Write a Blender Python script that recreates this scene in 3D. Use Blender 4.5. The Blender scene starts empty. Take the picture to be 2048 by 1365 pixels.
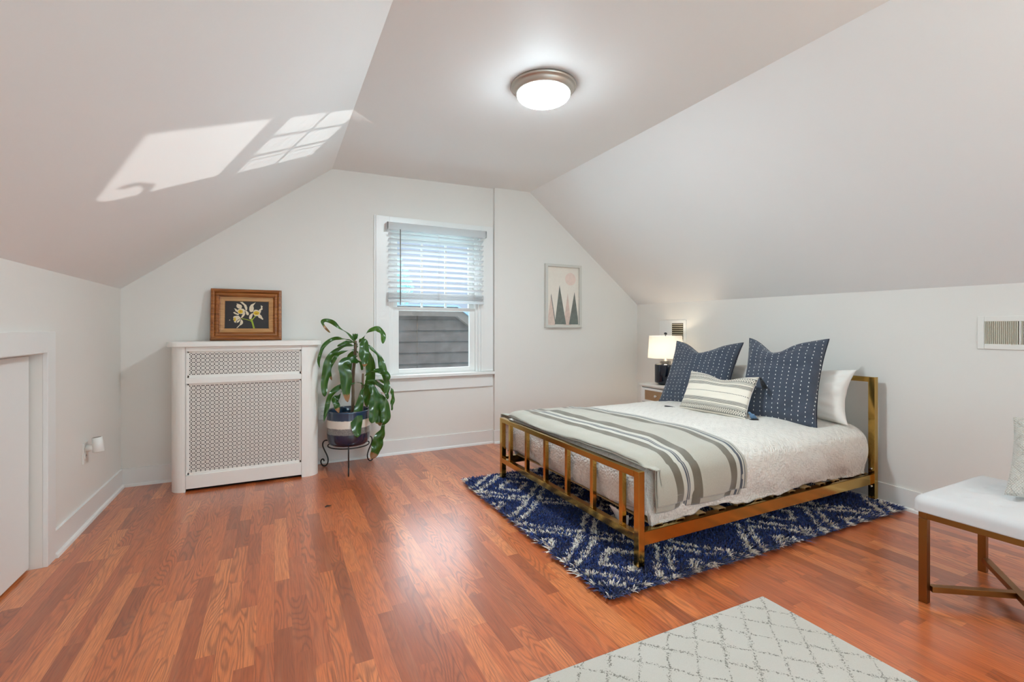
import bpy, math, random
import numpy as np
from mathutils import Vector, Matrix, noise as MN

C = bpy.context.scene.collection
SC = bpy.context.scene
PI = math.pi
rnd = random.Random(7)

# ------------------------------------------------------------------ camera
cd = bpy.data.cameras.new('camera')
cd.sensor_width = 36.0
cd.lens = 36.0 * 943.5 / 2048
cd.shift_y = -25.1 / 2048
cd.clip_start = 0.05
cam = bpy.data.objects.new('camera', cd)
C.objects.link(cam)
cam.location = (0, 0, 1.18)
cam.rotation_euler = (PI / 2, 0, -0.4666)
SC.camera = cam

# ------------------------------------------------------------------ colour management
SC.view_settings.view_transform = 'Standard'
SC.view_settings.look = 'None'
SC.view_settings.gamma = 1.0
SC.view_settings.use_curve_mapping = False
SC.view_settings.exposure = 0.0
SC.cycles.use_denoising = True
SC.cycles.max_bounces = 12
SC.cycles.diffuse_bounces = 7
SC.cycles.glossy_bounces = 5
SC.cycles.transmission_bounces = 6
SC.cycles.transparent_max_bounces = 12
SC.cycles.sample_clamp_indirect = 6.0
SC.cycles.caustics_reflective = False
SC.cycles.caustics_refractive = False


def lin(c):
    return tuple(((x / 255) / 12.92 if x / 255 <= 0.04045 else ((x / 255 + 0.055) / 1.055) ** 2.4) for x in c)


# ------------------------------------------------------------------ world sky
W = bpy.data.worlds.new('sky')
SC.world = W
W.use_nodes = True
wn = W.node_tree.nodes
wl = W.node_tree.links
wn.clear()
wo = wn.new('ShaderNodeOutputWorld')
wb = wn.new('ShaderNodeBackground')
wt = wn.new('ShaderNodeTexCoord')
wx = wn.new('ShaderNodeSeparateXYZ')
wl.new(wt.outputs['Generated'], wx.inputs[0])
wm = wn.new('ShaderNodeMath')
wm.operation = 'MULTIPLY_ADD'
wm.inputs[1].default_value = 0.5
wm.inputs[2].default_value = 0.5
wl.new(wx.outputs['Z'], wm.inputs[0])


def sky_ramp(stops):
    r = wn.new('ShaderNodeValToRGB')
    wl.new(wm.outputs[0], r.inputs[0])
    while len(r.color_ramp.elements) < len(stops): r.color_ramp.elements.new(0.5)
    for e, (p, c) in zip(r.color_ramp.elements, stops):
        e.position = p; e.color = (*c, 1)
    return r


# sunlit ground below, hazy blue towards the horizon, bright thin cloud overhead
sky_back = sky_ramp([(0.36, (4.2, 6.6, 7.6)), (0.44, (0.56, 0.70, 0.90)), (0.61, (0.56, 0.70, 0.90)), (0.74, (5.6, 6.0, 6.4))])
# unseen bright band behind the camera, added to the sky as room fill
sky_fill = sky_ramp([(0.36, (0, 0, 0)), (0.44, (3.0, 4.3, 4.8)), (0.61, (3.0, 4.3, 4.8)), (0.74, (0, 0, 0))])
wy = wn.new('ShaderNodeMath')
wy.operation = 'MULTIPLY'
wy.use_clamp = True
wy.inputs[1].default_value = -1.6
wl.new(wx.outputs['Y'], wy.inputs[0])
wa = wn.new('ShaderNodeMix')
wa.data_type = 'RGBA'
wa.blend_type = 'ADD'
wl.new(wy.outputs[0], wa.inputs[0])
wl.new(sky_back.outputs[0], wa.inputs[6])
wl.new(sky_fill.outputs[0], wa.inputs[7])
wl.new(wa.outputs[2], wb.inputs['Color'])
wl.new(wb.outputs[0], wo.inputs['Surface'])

# sunlight thrown back up from the sunlit roofs below the back window
sd = bpy.data.lights.new('reflected_sunlight', 'SUN')
sd.energy = 1.6
sd.angle = math.radians(0.5)
sd.color = (1.0, 0.98, 0.95)
so = bpy.data.objects.new('reflected_sunlight', sd)
C.objects.link(so)
so.location = (5, 9, -1)
so.rotation_euler = Vector((-0.955, -1.0, 0.487)).to_track_quat('-Z', 'Y').to_euler()

# strengths of the lamps the room has (their emitters are built with the lamps)
CEIL_LAMP = 238.0
BEDSIDE_BULB = 2.2
FLOOR_LAMP = 560.0


# ------------------------------------------------------------------ helpers
def tag(o, label=None, cat=None, group=None, kind=None):
    if label: o['label'] = label
    if cat: o['category'] = cat
    if group: o['group'] = group
    if kind: o['kind'] = kind
    return o


def thing(name, label, cat, loc=(0, 0, 0), group=None):
    o = bpy.data.objects.new(name, None)
    C.objects.link(o)
    o.location = loc
    o.empty_display_size = 0.1
    return tag(o, label, cat, group)


class MB:
    """collects geometry in world coordinates, builds ONE mesh object"""
    def __init__(self):
        self.v = []; self.f = []; self.m = []; self.uv = []; self.s = []

    def add(self, vs, fs, mi=0, uvs=None, smooth=False):
        b = len(self.v)
        self.v += [tuple(p) for p in vs]
        for k, f in enumerate(fs):
            self.f.append([b + i for i in f])
            self.m.append(mi)
            self.s.append(smooth)
            self.uv.append([uvs[i] for i in f] if uvs is not None else [(0, 0)] * len(f))
        return self

    def box(self, x0, x1, y0, y1, z0, z1, mi=0):
        vs = [(x0, y0, z0), (x1, y0, z0), (x1, y1, z0), (x0, y1, z0), (x0, y0, z1), (x1, y0, z1), (x1, y1, z1), (x0, y1, z1)]
        return self.add(vs, [(0, 3, 2, 1), (4, 5, 6, 7), (0, 1, 5, 4), (1, 2, 6, 5), (2, 3, 7, 6), (3, 0, 4, 7)], mi)

    def obox(self, M, x0, x1, y0, y1, z0, z1, mi=0):
        vs = [M @ Vector(p) for p in [(x0, y0, z0), (x1, y0, z0), (x1, y1, z0), (x0, y1, z0), (x0, y0, z1), (x1, y0, z1), (x1, y1, z1), (x0, y1, z1)]]
        return self.add(vs, [(0, 3, 2, 1), (4, 5, 6, 7), (0, 1, 5, 4), (1, 2, 6, 5), (2, 3, 7, 6), (3, 0, 4, 7)], mi)

    def bar(self, a, b, w, h=None, mi=0, up=(0, 0, 1)):
        a = Vector(a); b = Vector(b); h = h or w
        t = (b - a).normalized(); u = Vector(up)
        if abs(t.dot(u)) > 0.95: u = Vector((0, 1, 0))
        s = t.cross(u).normalized(); u = s.cross(t).normalized()
        vs = []
        for p in (a, b):
            for i, j in ((-1, -1), (1, -1), (1, 1), (-1, 1)):
                vs.append(p + s * (i * w / 2) + u * (j * h / 2))
        return self.add(vs, [(0, 1, 2, 3), (7, 6, 5, 4), (0, 4, 5, 1), (1, 5, 6, 2), (2, 6, 7, 3), (3, 7, 4, 0)], mi)

    def tube(self, pts, r, n=10, mi=0, caps=True):
        P = [Vector(p) for p in pts]
        R = r if isinstance(r, (list, tuple)) else [r] * len(P)
        up = Vector((0, 0, 1))
        t0 = (P[1] - P[0]).normalized()
        if abs(t0.dot(up)) > 0.9: up = Vector((0, 1, 0.1))
        s = t0.cross(up).normalized(); vs = []
        for i, p in enumerate(P):
            t = (P[min(i + 1, len(P) - 1)] - P[max(i - 1, 0)]).normalized()
            s = (s - t * s.dot(t)).normalized(); u = t.cross(s)
            for k in range(n):
                a = 2 * PI * k / n
                vs.append(p + (s * math.cos(a) + u * math.sin(a)) * R[i])
        fs = []
        for i in range(len(P) - 1):
            for k in range(n):
                k2 = (k + 1) % n
                fs.append((i * n + k, i * n + k2, (i + 1) * n + k2, (i + 1) * n + k))
        if caps:
            fs.append(tuple(range(n - 1, -1, -1))); fs.append(tuple((len(P) - 1) * n + k for k in range(n)))
        return self.add(vs, fs, mi, smooth=True)

    def lathe(self, cx, cy, prof, n=48, mi=0, cap0=False, cap1=False, smooth=True):
        vs = []
        for r, z in prof:
            for k in range(n):
                a = 2 * PI * k / n
                vs.append((cx + r * math.cos(a), cy + r * math.sin(a), z))
        fs = []
        for i in range(len(prof) - 1):
            for k in range(n):
                k2 = (k + 1) % n
                fs.append((i * n + k, i * n + k2, (i + 1) * n + k2, (i + 1) * n + k))
        if cap0: fs.append(tuple(range(n - 1, -1, -1)))
        if cap1: fs.append(tuple((len(prof) - 1) * n + k for k in range(n)))
        return self.add(vs, fs, mi, smooth=smooth)

    def prism(self, poly, z0, z1, mi=0):
        n = len(poly)
        vs = [(x, y, z0) for x, y in poly] + [(x, y, z1) for x, y in poly]
        fs = [tuple(range(n - 1, -1, -1)), tuple(range(n, 2 * n))]
        for i in range(n):
            j = (i + 1) % n
            fs.append((i, j, n + j, n + i))
        return self.add(vs, fs, mi)

    def grid(self, P, mi=0, uv=None, smooth=True, flip=False):
        """P: rows of points"""
        nr, nc = len(P), len(P[0])
        vs = [p for row in P for p in row]
        uvs = [q for row in uv for q in row] if uv else None
        fs = []
        for i in range(nr - 1):
            for j in range(nc - 1):
                q = (i * nc + j, i * nc + j + 1, (i + 1) * nc + j + 1, (i + 1) * nc + j)
                fs.append(q[::-1] if flip else q)
        return self.add(vs, fs, mi, uvs, smooth)

    def build(self, name, mats, parent=None, bevel=0, seg=2, subsurf=0, solid=0):
        off = Vector((0, 0, 0)); p = parent
        while p is not None:
            off += Vector(p.location); p = p.parent
        me = bpy.data.meshes.new(name)
        me.from_pydata([(x - off.x, y - off.y, z - off.z) for x, y, z in self.v], [], self.f)
        if not isinstance(mats, (list, tuple)): mats = [mats]
        for m in mats: me.materials.append(m)
        me.polygons.foreach_set('material_index', self.m)
        me.polygons.foreach_set('use_smooth', self.s)
        ul = me.uv_layers.new(name='UVMap')
        flat = []
        for f in self.uv:
            for q in f: flat += [q[0], q[1]]
        ul.data.foreach_set('uv', flat)
        me.update()
        o = bpy.data.objects.new(name, me)
        C.objects.link(o)
        if parent is not None: o.parent = parent
        if solid:
            md = o.modifiers.new('thickness', 'SOLIDIFY'); md.thickness = solid; md.offset = -1
        if bevel:
            md = o.modifiers.new('bevel', 'BEVEL'); md.width = bevel; md.segments = seg; md.limit_method = 'ANGLE'
            md.angle_limit = math.radians(40); md.harden_normals = False
        if subsurf:
            md = o.modifiers.new('sub', 'SUBSURF'); md.levels = subsurf; md.render_levels = subsurf
        return o


def struct(o):
    o['kind'] = 'structure'
    return o


# ------------------------------------------------------------------ node materials
class NT:
    def __init__(self, name):
        self.mat = bpy.data.materials.new(name)
        self.mat.use_nodes = True
        self.t = self.mat.node_tree
        self.t.nodes.clear()
        self.out = self.t.nodes.new('ShaderNodeOutputMaterial')

    def n(self, typ, ins=None, **kw):
        nd = self.t.nodes.new(typ)
        for k, v in kw.items(): setattr(nd, k, v)
        for k, v in (ins or {}).items():
            if hasattr(v, 'is_output') or isinstance(v, bpy.types.NodeSocket): self.t.links.new(v, nd.inputs[k])
            else: nd.inputs[k].default_value = v
        return nd

    def m(self, op, a, b=None, c=None, clamp=False):
        nd = self.t.nodes.new('ShaderNodeMath'); nd.operation = op; nd.use_clamp = clamp
        for i, v in enumerate((a, b, c)):
            if v is None: continue
            if isinstance(v, bpy.types.NodeSocket): self.t.links.new(v, nd.inputs[i])
            else: nd.inputs[i].default_value = v
        return nd.outputs[0]

    def coord(self, which='Object'):
        return self.n('ShaderNodeTexCoord').outputs[which]

    def sep(self, v):
        s = self.n('ShaderNodeSeparateXYZ', {0: v}); return s.outputs[0], s.outputs[1], s.outputs[2]

    def comb(self, x, y, z=0.0):
        return self.n('ShaderNodeCombineXYZ', {0: x, 1: y, 2: z}).outputs[0]

    def noise(self, vec, scale, detail=2.0, rough=0.5, dist=0.0):
        return self.n('ShaderNodeTexNoise', {'Vector': vec, 'Scale': scale, 'Detail': detail, 'Roughness': rough, 'Distortion': dist}).outputs['Fac']

    def white(self, vec):
        return self.n('ShaderNodeTexWhiteNoise', {'Vector': vec}, noise_dimensions='3D').outputs['Value']

    def ramp(self, fac, stops, interp='LINEAR'):
        nd = self.n('ShaderNodeValToRGB', {0: fac})
        cr = nd.color_ramp; cr.interpolation = interp
        while len(cr.elements) < len(stops): cr.elements.new(0.5)
        for e, (p, c) in zip(cr.elements, stops):
            e.position = p; e.color = (*c, 1) if len(c) == 3 else c
        return nd.outputs[0]

    def mix(self, fac, a, b, mode='MIX'):
        nd = self.t.nodes.new('ShaderNodeMix'); nd.data_type = 'RGBA'; nd.blend_type = mode
        for i, v in ((0, fac), (6, a), (7, b)):
            if isinstance(v, bpy.types.NodeSocket): self.t.links.new(v, nd.inputs[i])
            else: nd.inputs[i].default_value = v if not isinstance(v, tuple) or len(v) == 4 else (*v, 1)
        return nd.outputs[2]

    def bump(self, h, strength=0.3, dist=0.01, normal=None):
        ins = {'Height': h, 'Strength': strength, 'Distance': dist}
        if normal is not None: ins['Normal'] = normal
        return self.n('ShaderNodeBump', ins).outputs[0]

    def bsdf(self, col, rough=0.5, metal=0.0, normal=None, **kw):
        ins = {'Base Color': col if not isinstance(col, tuple) or len(col) == 4 else (*col, 1), 'Roughness': rough, 'Metallic': metal}
        if normal is not None: ins['Normal'] = normal
        ins.update(kw)
        nd = self.n('ShaderNodeBsdfPrincipled', ins)
        self.t.links.new(nd.outputs[0], self.out.inputs[0])
        return nd

    def surface(self, sock):
        self.t.links.new(sock, self.out.inputs[0]); return self


def paint(name, rgb, rough=0.5, bump=0.02, scale=60, var=0.0, **kw):
    N = NT(name); co = N.coord()
    nz = N.noise(co, scale, 3)
    col = lin(rgb)
    if var:
        big = N.noise(co, 1.7, 2)
        c = N.mix(big, tuple(x * (1 - var) for x in col), tuple(min(1, x * (1 + var)) for x in col))
    else: c = col
    N.bsdf(c, rough, normal=N.bump(nz, bump, 0.004), **kw)
    return N.mat


def metal(name, rgb, rough, var=0.1):
    N = NT(name); co = N.coord()
    nz = N.noise(co, 25, 3)
    N.bsdf(lin(rgb), N.m('MULTIPLY_ADD', nz, var, rough - var / 2), 1.0)
    return N.mat


M = {}
M['wall'] = paint('wall paint', (226, 223, 217), 0.65, 0.05, 90, 0.01)
M['ceiling'] = paint('ceiling paint', (236, 236, 235), 0.6, 0.05, 70, 0.01)
M['trim'] = paint('white trim paint', (229, 229, 226), 0.32, 0.02, 40)
M['rad'] = paint('radiator cover paint', (238, 236, 230), 0.38, 0.03, 50)
M['dark'] = paint('painted interior shade', (14, 13, 12), 0.9)
M['black_iron'] = paint('black wrought iron', (16, 15, 15), 0.42, 0.1, 120)
M['brass'] = metal('polished brass', (196, 158, 84), 0.13, 0.08)
M['bronze'] = metal('brushed bronze', (142, 98, 52), 0.36, 0.1)
M['nickel'] = metal('brushed nickel', (196, 188, 178), 0.42, 0.1)
M['chrome'] = metal('chrome', (205, 205, 205), 0.12, 0.05)
M['plastic'] = paint('white plastic', (228, 226, 220), 0.3, 0.01)
M['stand_white'] = paint('nightstand paint', (232, 229, 222), 0.42, 0.03)
M['navy_glass'] = paint('navy glazed ceramic', (14, 20, 34), 0.08, 0.0)
M['slat_wood'] = paint('bed slat plywood', (206, 170, 120), 0.5, 0.1, 30, 0.1)
N = NT('blind faux wood')
_p = N.n('ShaderNodeBsdfPrincipled', {'Base Color': (*lin((240, 240, 238)), 1), 'Roughness': 0.4})
_t = N.n('ShaderNodeBsdfTranslucent', {'Color': (0.93, 0.94, 0.95, 1)})
N.surface(N.n('ShaderNodeMixShader', {0: 0.75, 1: _p.outputs[0], 2: _t.outputs[0]}).outputs[0]); M['blind'] = N.mat
M['cord'] = paint('blind cord', (225, 224, 220), 0.8)
M['wand'] = paint('blind wand', (120, 118, 114), 0.25)


# window glass: thin pane that lets the view through and reflects a little
def glass(name, tint=(1, 1, 1), haze=0.0):
    N = NT(name)
    tr = N.n('ShaderNodeBsdfTransparent', {'Color': (*tint, 1)})
    gl = N.n('ShaderNodeBsdfGlossy', {'Color': (1, 1, 1, 1), 'Roughness': 0.02})
    lw = N.n('ShaderNodeLayerWeight', {'Blend': 0.5})
    fr = N.m('MULTIPLY_ADD', N.m('POWER', lw.outputs['Facing'], 5.0), 0.9, 0.04)
    mx = N.n('ShaderNodeMixShader', {0: fr, 1: tr.outputs[0], 2: gl.outputs[0]})
    s = mx.outputs[0]
    if haze:
        co = N.coord(); x, y, z = N.sep(co)
        nz = N.noise(co, 9, 4, 0.6)
        f = N.m('MULTIPLY', N.m('SUBTRACT', nz, 0.35, clamp=True), haze)
        df = N.n('ShaderNodeBsdfDiffuse', {'Color': (0.75, 0.8, 0.86, 1)})
        s = N.n('ShaderNodeMixShader', {0: f, 1: s, 2: df.outputs[0]}).outputs[0]
    N.surface(s)
    return N.mat


M['glass'] = glass('window glass', (0.97, 0.98, 0.98), 0.16)


# floor: three-strip laminate boards running into the room
def floor_mat():
    N = NT('laminate strip floor'); x, y, z = N.sep(N.coord())
    w = 0.0635
    xs = N.m('DIVIDE', x, w)
    ci = N.m('FLOOR', xs); fx = N.m('FRACT', xs)
    r1 = N.white(N.comb(ci, 3.7, 1.0))
    yy = N.m('ADD', N.m('DIVIDE', y, 0.40), N.m('MULTIPLY', r1, 13.0))
    cell = N.m('FLOOR', yy)
    half = N.m('FLOOR', N.m('DIVIDE', cell, 2.0))
    rh = N.white(N.comb(ci, half, 9.0))
    merged = N.m('ADD', N.m('MULTIPLY', half, 2.0), 0.5)
    pick = N.m('LESS_THAN', rh, 0.55)
    idn = N.m('ADD', N.m('MULTIPLY', pick, merged), N.m('MULTIPLY', N.m('SUBTRACT', 1.0, pick), cell))
    r = N.white(N.comb(ci, idn, 5.0))
    r2 = N.white(N.comb(ci, idn, 15.0))
    base = N.ramp(r, [(0.0, lin((156, 76, 36))), (0.18, lin((176, 88, 44))), (0.45, lin((192, 98, 50))), (0.75, lin((206, 111, 58))), (1.0, lin((222, 132, 76)))])
    # cathedral grain: contour lines of a stretched noise field
    off = N.m('MULTIPLY', r2, 57.0)
    fld = N.noise(N.comb(N.m('ADD', N.m('MULTIPLY', x, 9.0), off), N.m('ADD', N.m('MULTIPLY', y, 1.25), off), off), 1.0, 1.5, 0.45)
    lines = N.m('SINE', N.m('MULTIPLY', fld, 150.0))
    lines = N.m('POWER', N.m('MULTIPLY_ADD', lines, 0.5, 0.5), 2.5)
    fine = N.noise(N.comb(N.m('MULTIPLY', x, 260.0), N.m('MULTIPLY', y, 9.0), off), 1.0, 3.0, 0.6)
    broad = N.noise(N.comb(N.m('MULTIPLY', x, 28.0), N.m('MULTIPLY', y, 2.2), off), 1.0, 2.0, 0.5)
    amt = N.m('MULTIPLY_ADD', r2, 0.50, 0.10)
    c1 = N.mix(N.m('MULTIPLY', lines, amt), base, lin((104, 52, 30)))
    c2 = N.mix(N.m('MULTIPLY', N.m('SUBTRACT', fine, 0.42, clamp=True), 2.0, clamp=True), c1, lin((120, 62, 36)))
    c3 = N.mix(N.m('MULTIPLY', N.m('SUBTRACT', broad, 0.5, clamp=True), 0.9, clamp=True), c2, lin((190, 126, 90)))
    # fine seam of the boards (every third strip) and at board ends
    tri = N.m('FRACT', N.m('DIVIDE', x, w * 3))
    seam = N.m('LESS_THAN', N.m('ABSOLUTE', N.m('SUBTRACT', tri, 0.5)), 0.4945)
    c4 = N.mix(N.m('MULTIPLY', N.m('SUBTRACT', 1.0, seam), 0.45), c3, lin((92, 48, 30)))
    bmp = N.bump(N.m('ADD', N.m('MULTIPLY', fine, 0.5), N.m('MULTIPLY', lines, -0.3)), 0.06, 0.002)
    N.bsdf(c4, N.m('MULTIPLY_ADD', fine, 0.08, 0.27), normal=bmp, **{'Coat Weight': 0.75, 'Coat Roughness': 0.24})
    return N.mat


M['floor'] = floor_mat()


def fabric(name, rgb, rgb2=None, scale=700, bump=0.25, rough=0.9, sheen=0.2):
    N = NT(name); co = N.coord()
    nz = N.noise(co, scale, 2, 0.6)
    big = N.noise(co, 12, 3)
    c = N.mix(N.m('MULTIPLY', nz, 0.9), lin(rgb), lin(rgb2 or tuple(int(v * 0.9) for v in rgb)))
    N.bsdf(c, rough, normal=N.bump(N.m('ADD', nz, N.m('MULTIPLY', big, 0.4)), bump, 0.003), **{'Sheen Weight': sheen})
    return N.mat


M['white_cotton'] = fabric('white cotton', (236, 233, 227), (226, 222, 214), 500, 0.12)
M['sheet'] = fabric('white fitted sheet', (236, 232, 228), (226, 222, 218), 500, 0.08)
M['bench_fabric'] = fabric('white bench upholstery', (212, 212, 212), (200, 200, 200), 900, 0.15)
M['tassel_black'] = fabric('black tassel yarn', (16, 20, 28), (8, 10, 16), 900, 0.6)
M['tassel_blue'] = fabric('pale blue tassel yarn', (112, 146, 176), (80, 116, 150), 900, 0.6)
M['piping'] = fabric('navy piping', (18, 24, 44), (12, 16, 34), 900, 0.2)


# matelasse coverlet: raised crochet rows and medallions
def coverlet_mat():
    N = NT('white crochet coverlet'); uv = N.n('ShaderNodeTexCoord').outputs['UV']
    x, y, z = N.sep(uv)
    tri = N.m('ABSOLUTE', N.m('SUBTRACT', N.m('FRACT', N.m('DIVIDE', x, 0.17)), 0.5))
    w = N.m('ADD', N.m('ADD', y, N.m('MULTIPLY', tri, 0.13)), N.m('MULTIPLY', N.noise(uv, 4.0, 1), 0.05))
    band = N.m('FRACT', N.m('DIVIDE', w, 0.056))
    inb = N.m('LESS_THAN', N.m('ABSOLUTE', N.m('SUBTRACT', band, 0.5)), 0.20)
    ec = N.m('FRACT', N.m('DIVIDE', N.m('ADD', x, w), 0.0125)); er = N.m('FRACT', N.m('DIVIDE', w, 0.0112))
    eye = N.m('MULTIPLY', N.m('LESS_THAN', N.m('ABSOLUTE', N.m('SUBTRACT', ec, 0.5)), 0.22), N.m('LESS_THAN', N.m('ABSOLUTE', N.m('SUBTRACT', er, 0.5)), 0.26))
    eye = N.m('MULTIPLY', eye, N.m('MULTIPLY', inb, N.m('GREATER_THAN', N.noise(uv, 7.0, 2), 0.42)))
    bob = N.n('ShaderNodeTexVoronoi', {'Vector': uv, 'Scale': 70.0, 'Randomness': 0.9}).outputs['Distance']
    fine = N.noise(uv, 260.0, 2)
    h = N.m('ADD', N.m('MULTIPLY', eye, -1.0), N.m('ADD', N.m('MULTIPLY', bob, -1.2), N.m('MULTIPLY', fine, 0.3)))
    c = N.mix(N.m('MULTIPLY', eye, 0.5), lin((226, 221, 212)), lin((164, 156, 146)))
    N.bsdf(c, 0.85, normal=N.bump(h, 0.75, 0.007), **{'Sheen Weight': 0.15})
    return N.mat


M['coverlet'] = coverlet_mat()


# wool throw with dark stripes: u = across the stripes (0..1)
def throw_mat():
    N = NT('striped wool throw'); uv = N.n('ShaderNodeTexCoord').outputs['UV']
    u, v, _ = N.sep(uv)
    pale = lin((176, 171, 157)); dk = lin((102, 94, 79)); nv = lin((66, 73, 84)); cr = lin((192, 188, 175))
    st = [(0.0, pale), (0.185, dk), (0.262, cr), (0.305, nv), (0.322, pale), (0.332, nv), (0.340, cr), (0.385, dk), (0.475, pale), (0.80, dk), (0.88, cr), (0.925, nv), (0.95, cr), (0.965, nv), (0.975, pale)]
    c = N.ramp(u, st, 'CONSTANT')
    sp = N.noise(N.coord(), 420, 3, 0.7)
    c = N.mix(N.m('MULTIPLY', N.m('SUBTRACT', sp, 0.45, clamp=True), 1.6, clamp=True), c, N.mix(1.0, c, (0.45, 0.44, 0.42), 'MULTIPLY'))
    N.bsdf(c, 0.95, normal=N.bump(sp, 0.4, 0.002), **{'Sheen Weight': 0.4})
    return N.mat


M['throw'] = throw_mat()
M['stitch'] = fabric('cream blanket stitch', (226, 220, 206), (206, 200, 186), 900, 0.2)


# navy pillow with rows of white running stitches; uv in metres
def dash_mat(name, cell=(0.040, 0.029), dash=(0.0038, 0.0085), swap=False, col=(60, 68, 82)):
    N = NT(name); uv = N.n('ShaderNodeTexCoord').outputs['UV']
    u, v, _ = N.sep(uv)
    if swap: u, v = v, u
    fu = N.m('ABSOLUTE', N.m('SUBTRACT', N.m('FRACT', N.m('DIVIDE', u, cell[0])), 0.5))
    fv = N.m('ABSOLUTE', N.m('SUBTRACT', N.m('FRACT', N.m('DIVIDE', v, cell[1])), 0.5))
    a = N.m('LESS_THAN', fu, dash[0] / cell[0] / 2); b = N.m('LESS_THAN', fv, dash[1] / cell[1] / 2)
    d = N.m('MULTIPLY', a, b)
    wv = N.noise(N.comb(N.m('MULTIPLY', u, 60.0), N.m('MULTIPLY', v, 900.0), 0.0), 1.0, 2)
    nz = N.noise(N.coord(), 600, 2)
    c0 = N.mix(wv, lin(tuple(int(k * 0.86) for k in col)), lin(tuple(min(255, int(k * 1.14)) for k in col)))
    c = N.mix(d, c0, lin((232, 232, 228)))
    N.bsdf(c, 0.85, normal=N.bump(N.m('ADD', nz, d), 0.2, 0.002), **{'Sheen Weight': 0.25})
    return N.mat


M['dash'] = dash_mat('navy running stitch cotton')
M['dash_back'] = dash_mat('navy running stitch cotton back', swap=True)


# woven lumbar pillow: u along width in metres, v up 0..1
def lumbar_mat():
    N = NT('woven stripe lumbar cotton'); uv = N.n('ShaderNodeTexCoord').outputs['UV']
    u, v, _ = N.sep(uv)
    s = N.m('ABSOLUTE', N.m('SUBTRACT', v, 0.5))        # mirrored bands
    vm = N.m('MULTIPLY', s, 2.0)                          # 0 middle .. 1 edge
    cream = lin((230, 222, 206)); ink = lin((40, 43, 47))
    fine = N.m('GREATER_THAN', N.m('FRACT', N.m('MULTIPLY', vm, 26.0)), 0.40)
    dots = N.m('GREATER_THAN', N.m('FRACT', N.m('MULTIPLY', u, 190.0)), 0.5)
    # diamond row
    du = N.m('ABSOLUTE', N.m('SUBTRACT', N.m('FRACT', N.m('MULTIPLY', u, 62.0)), 0.5))
    dv = N.m('ABSOLUTE', N.m('DIVIDE', N.m('SUBTRACT', vm, 0.74), 0.12))
    dia = N.m('ADD', N.m('MULTIPLY', du, 1.6), dv)
    ring = N.m('MULTIPLY', N.m('GREATER_THAN', dia, 0.42), N.m('LESS_THAN', dia, 0.8))
    inb = lambda a, b: N.m('MULTIPLY', N.m('GREATER_THAN', vm, a), N.m('LESS_THAN', vm, b))
    z1 = N.m('MULTIPLY', inb(0.30, 0.46), fine)
    z2 = N.m('MULTIPLY', inb(0.50, 0.60), N.m('MULTIPLY', fine, N.m('MAXIMUM', dots, 0.4)))
    z2b = inb(0.595, 0.615)
    z3 = N.m('MULTIPLY', inb(0.63, 0.86), N.m('SUBTRACT', 1.0, ring))
    z3 = N.m('MULTIPLY', z3, N.m('MULTIPLY_ADD', dots, 0.4, 0.6))
    z4 = N.m('MULTIPLY', inb(0.88, 0.97), N.m('MULTIPLY', fine, N.m('MAXIMUM', dots, 0.3)))
    mid = N.m('MULTIPLY', N.m('LESS_THAN', vm, 0.014), N.m('GREATER_THAN', N.m('FRACT', N.m('MULTIPLY', u, 95.0)), 0.4))
    t = N.m('ADD', N.m('ADD', N.m('ADD', z1, z2), N.m('ADD', z2b, z3)), N.m('ADD', z4, mid), clamp=True)
    c = N.mix(N.m('MULTIPLY', t, 0.9), cream, ink)
    N.bsdf(c, 0.9, normal=N.bump(N.m('ADD', t, N.noise(N.coord(), 500, 2)), 0.25, 0.002), **{'Sheen Weight': 0.2})
    return N.mat


M['lumbar'] = lumbar_mat()


# pierced radiator grille: clover pattern of holes cut through the sheet
def grille_mat():
    N = NT('pierced grille sheet'); x, y, z = N.sep(N.coord())
    p = 0.0287
    fx = N.m('SUBTRACT', N.m('FRACT', N.m('DIVIDE', x, p)), 0.5)
    fz = N.m('SUBTRACT', N.m('FRACT', N.m('DIVIDE', z, p)), 0.5)
    ax = N.m('ABSOLUTE', fx); az = N.m('ABSOLUTE', fz)

    def dot(cx, cz, rx, rz):
        a = N.m('DIVIDE', N.m('SUBTRACT', ax, cx), rx); b = N.m('DIVIDE', N.m('SUBTRACT', az, cz), rz)
        return N.m('LESS_THAN', N.m('ADD', N.m('MULTIPLY', a, a), N.m('MULTIPLY', b, b)), 1.0)
    h = N.m('MAXIMUM', dot(0.33, 0.0, 0.115, 0.15), dot(0.0, 0.33, 0.15, 0.115))
    h2 = N.m('MAXIMUM', h, dot(0.34, 0.5, 0.05, 0.04))
    pr = N.n('ShaderNodeBsdfPrincipled', {'Base Color': (*lin((224, 220, 212)), 1), 'Roughness': 0.4})
    tr = N.n('ShaderNodeBsdfTransparent')
    mx = N.n('ShaderNodeMixShader', {0: h2, 1: pr.outputs[0], 2: tr.outputs[0]})
    N.surface(mx.outputs[0])
    return N.mat


M['grille'] = grille_mat()


# stained wood for the orchid picture frame
def wood(name, a, b, c, sc=1.0, axis='x', rough=0.4):
    N = NT(name); x, y, z = N.sep(N.coord())
    v = {'x': (N.m('MULTIPLY', x, 4.0 * sc), N.m('MULTIPLY', y, 60.0 * sc), N.m('MULTIPLY', z, 60.0 * sc)),
         'z': (N.m('MULTIPLY', x, 60.0 * sc), N.m('MULTIPLY', y, 60.0 * sc), N.m('MULTIPLY', z, 4.0 * sc))}[axis]
    nz = N.noise(N.comb(*v), 1.0, 4, 0.6, 0.6)
    col = N.ramp(nz, [(0.3, lin(a)), (0.5, lin(b)), (0.72, lin(c))])
    N.bsdf(col, rough, normal=N.bump(nz, 0.08, 0.002))
    return N.mat


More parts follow.
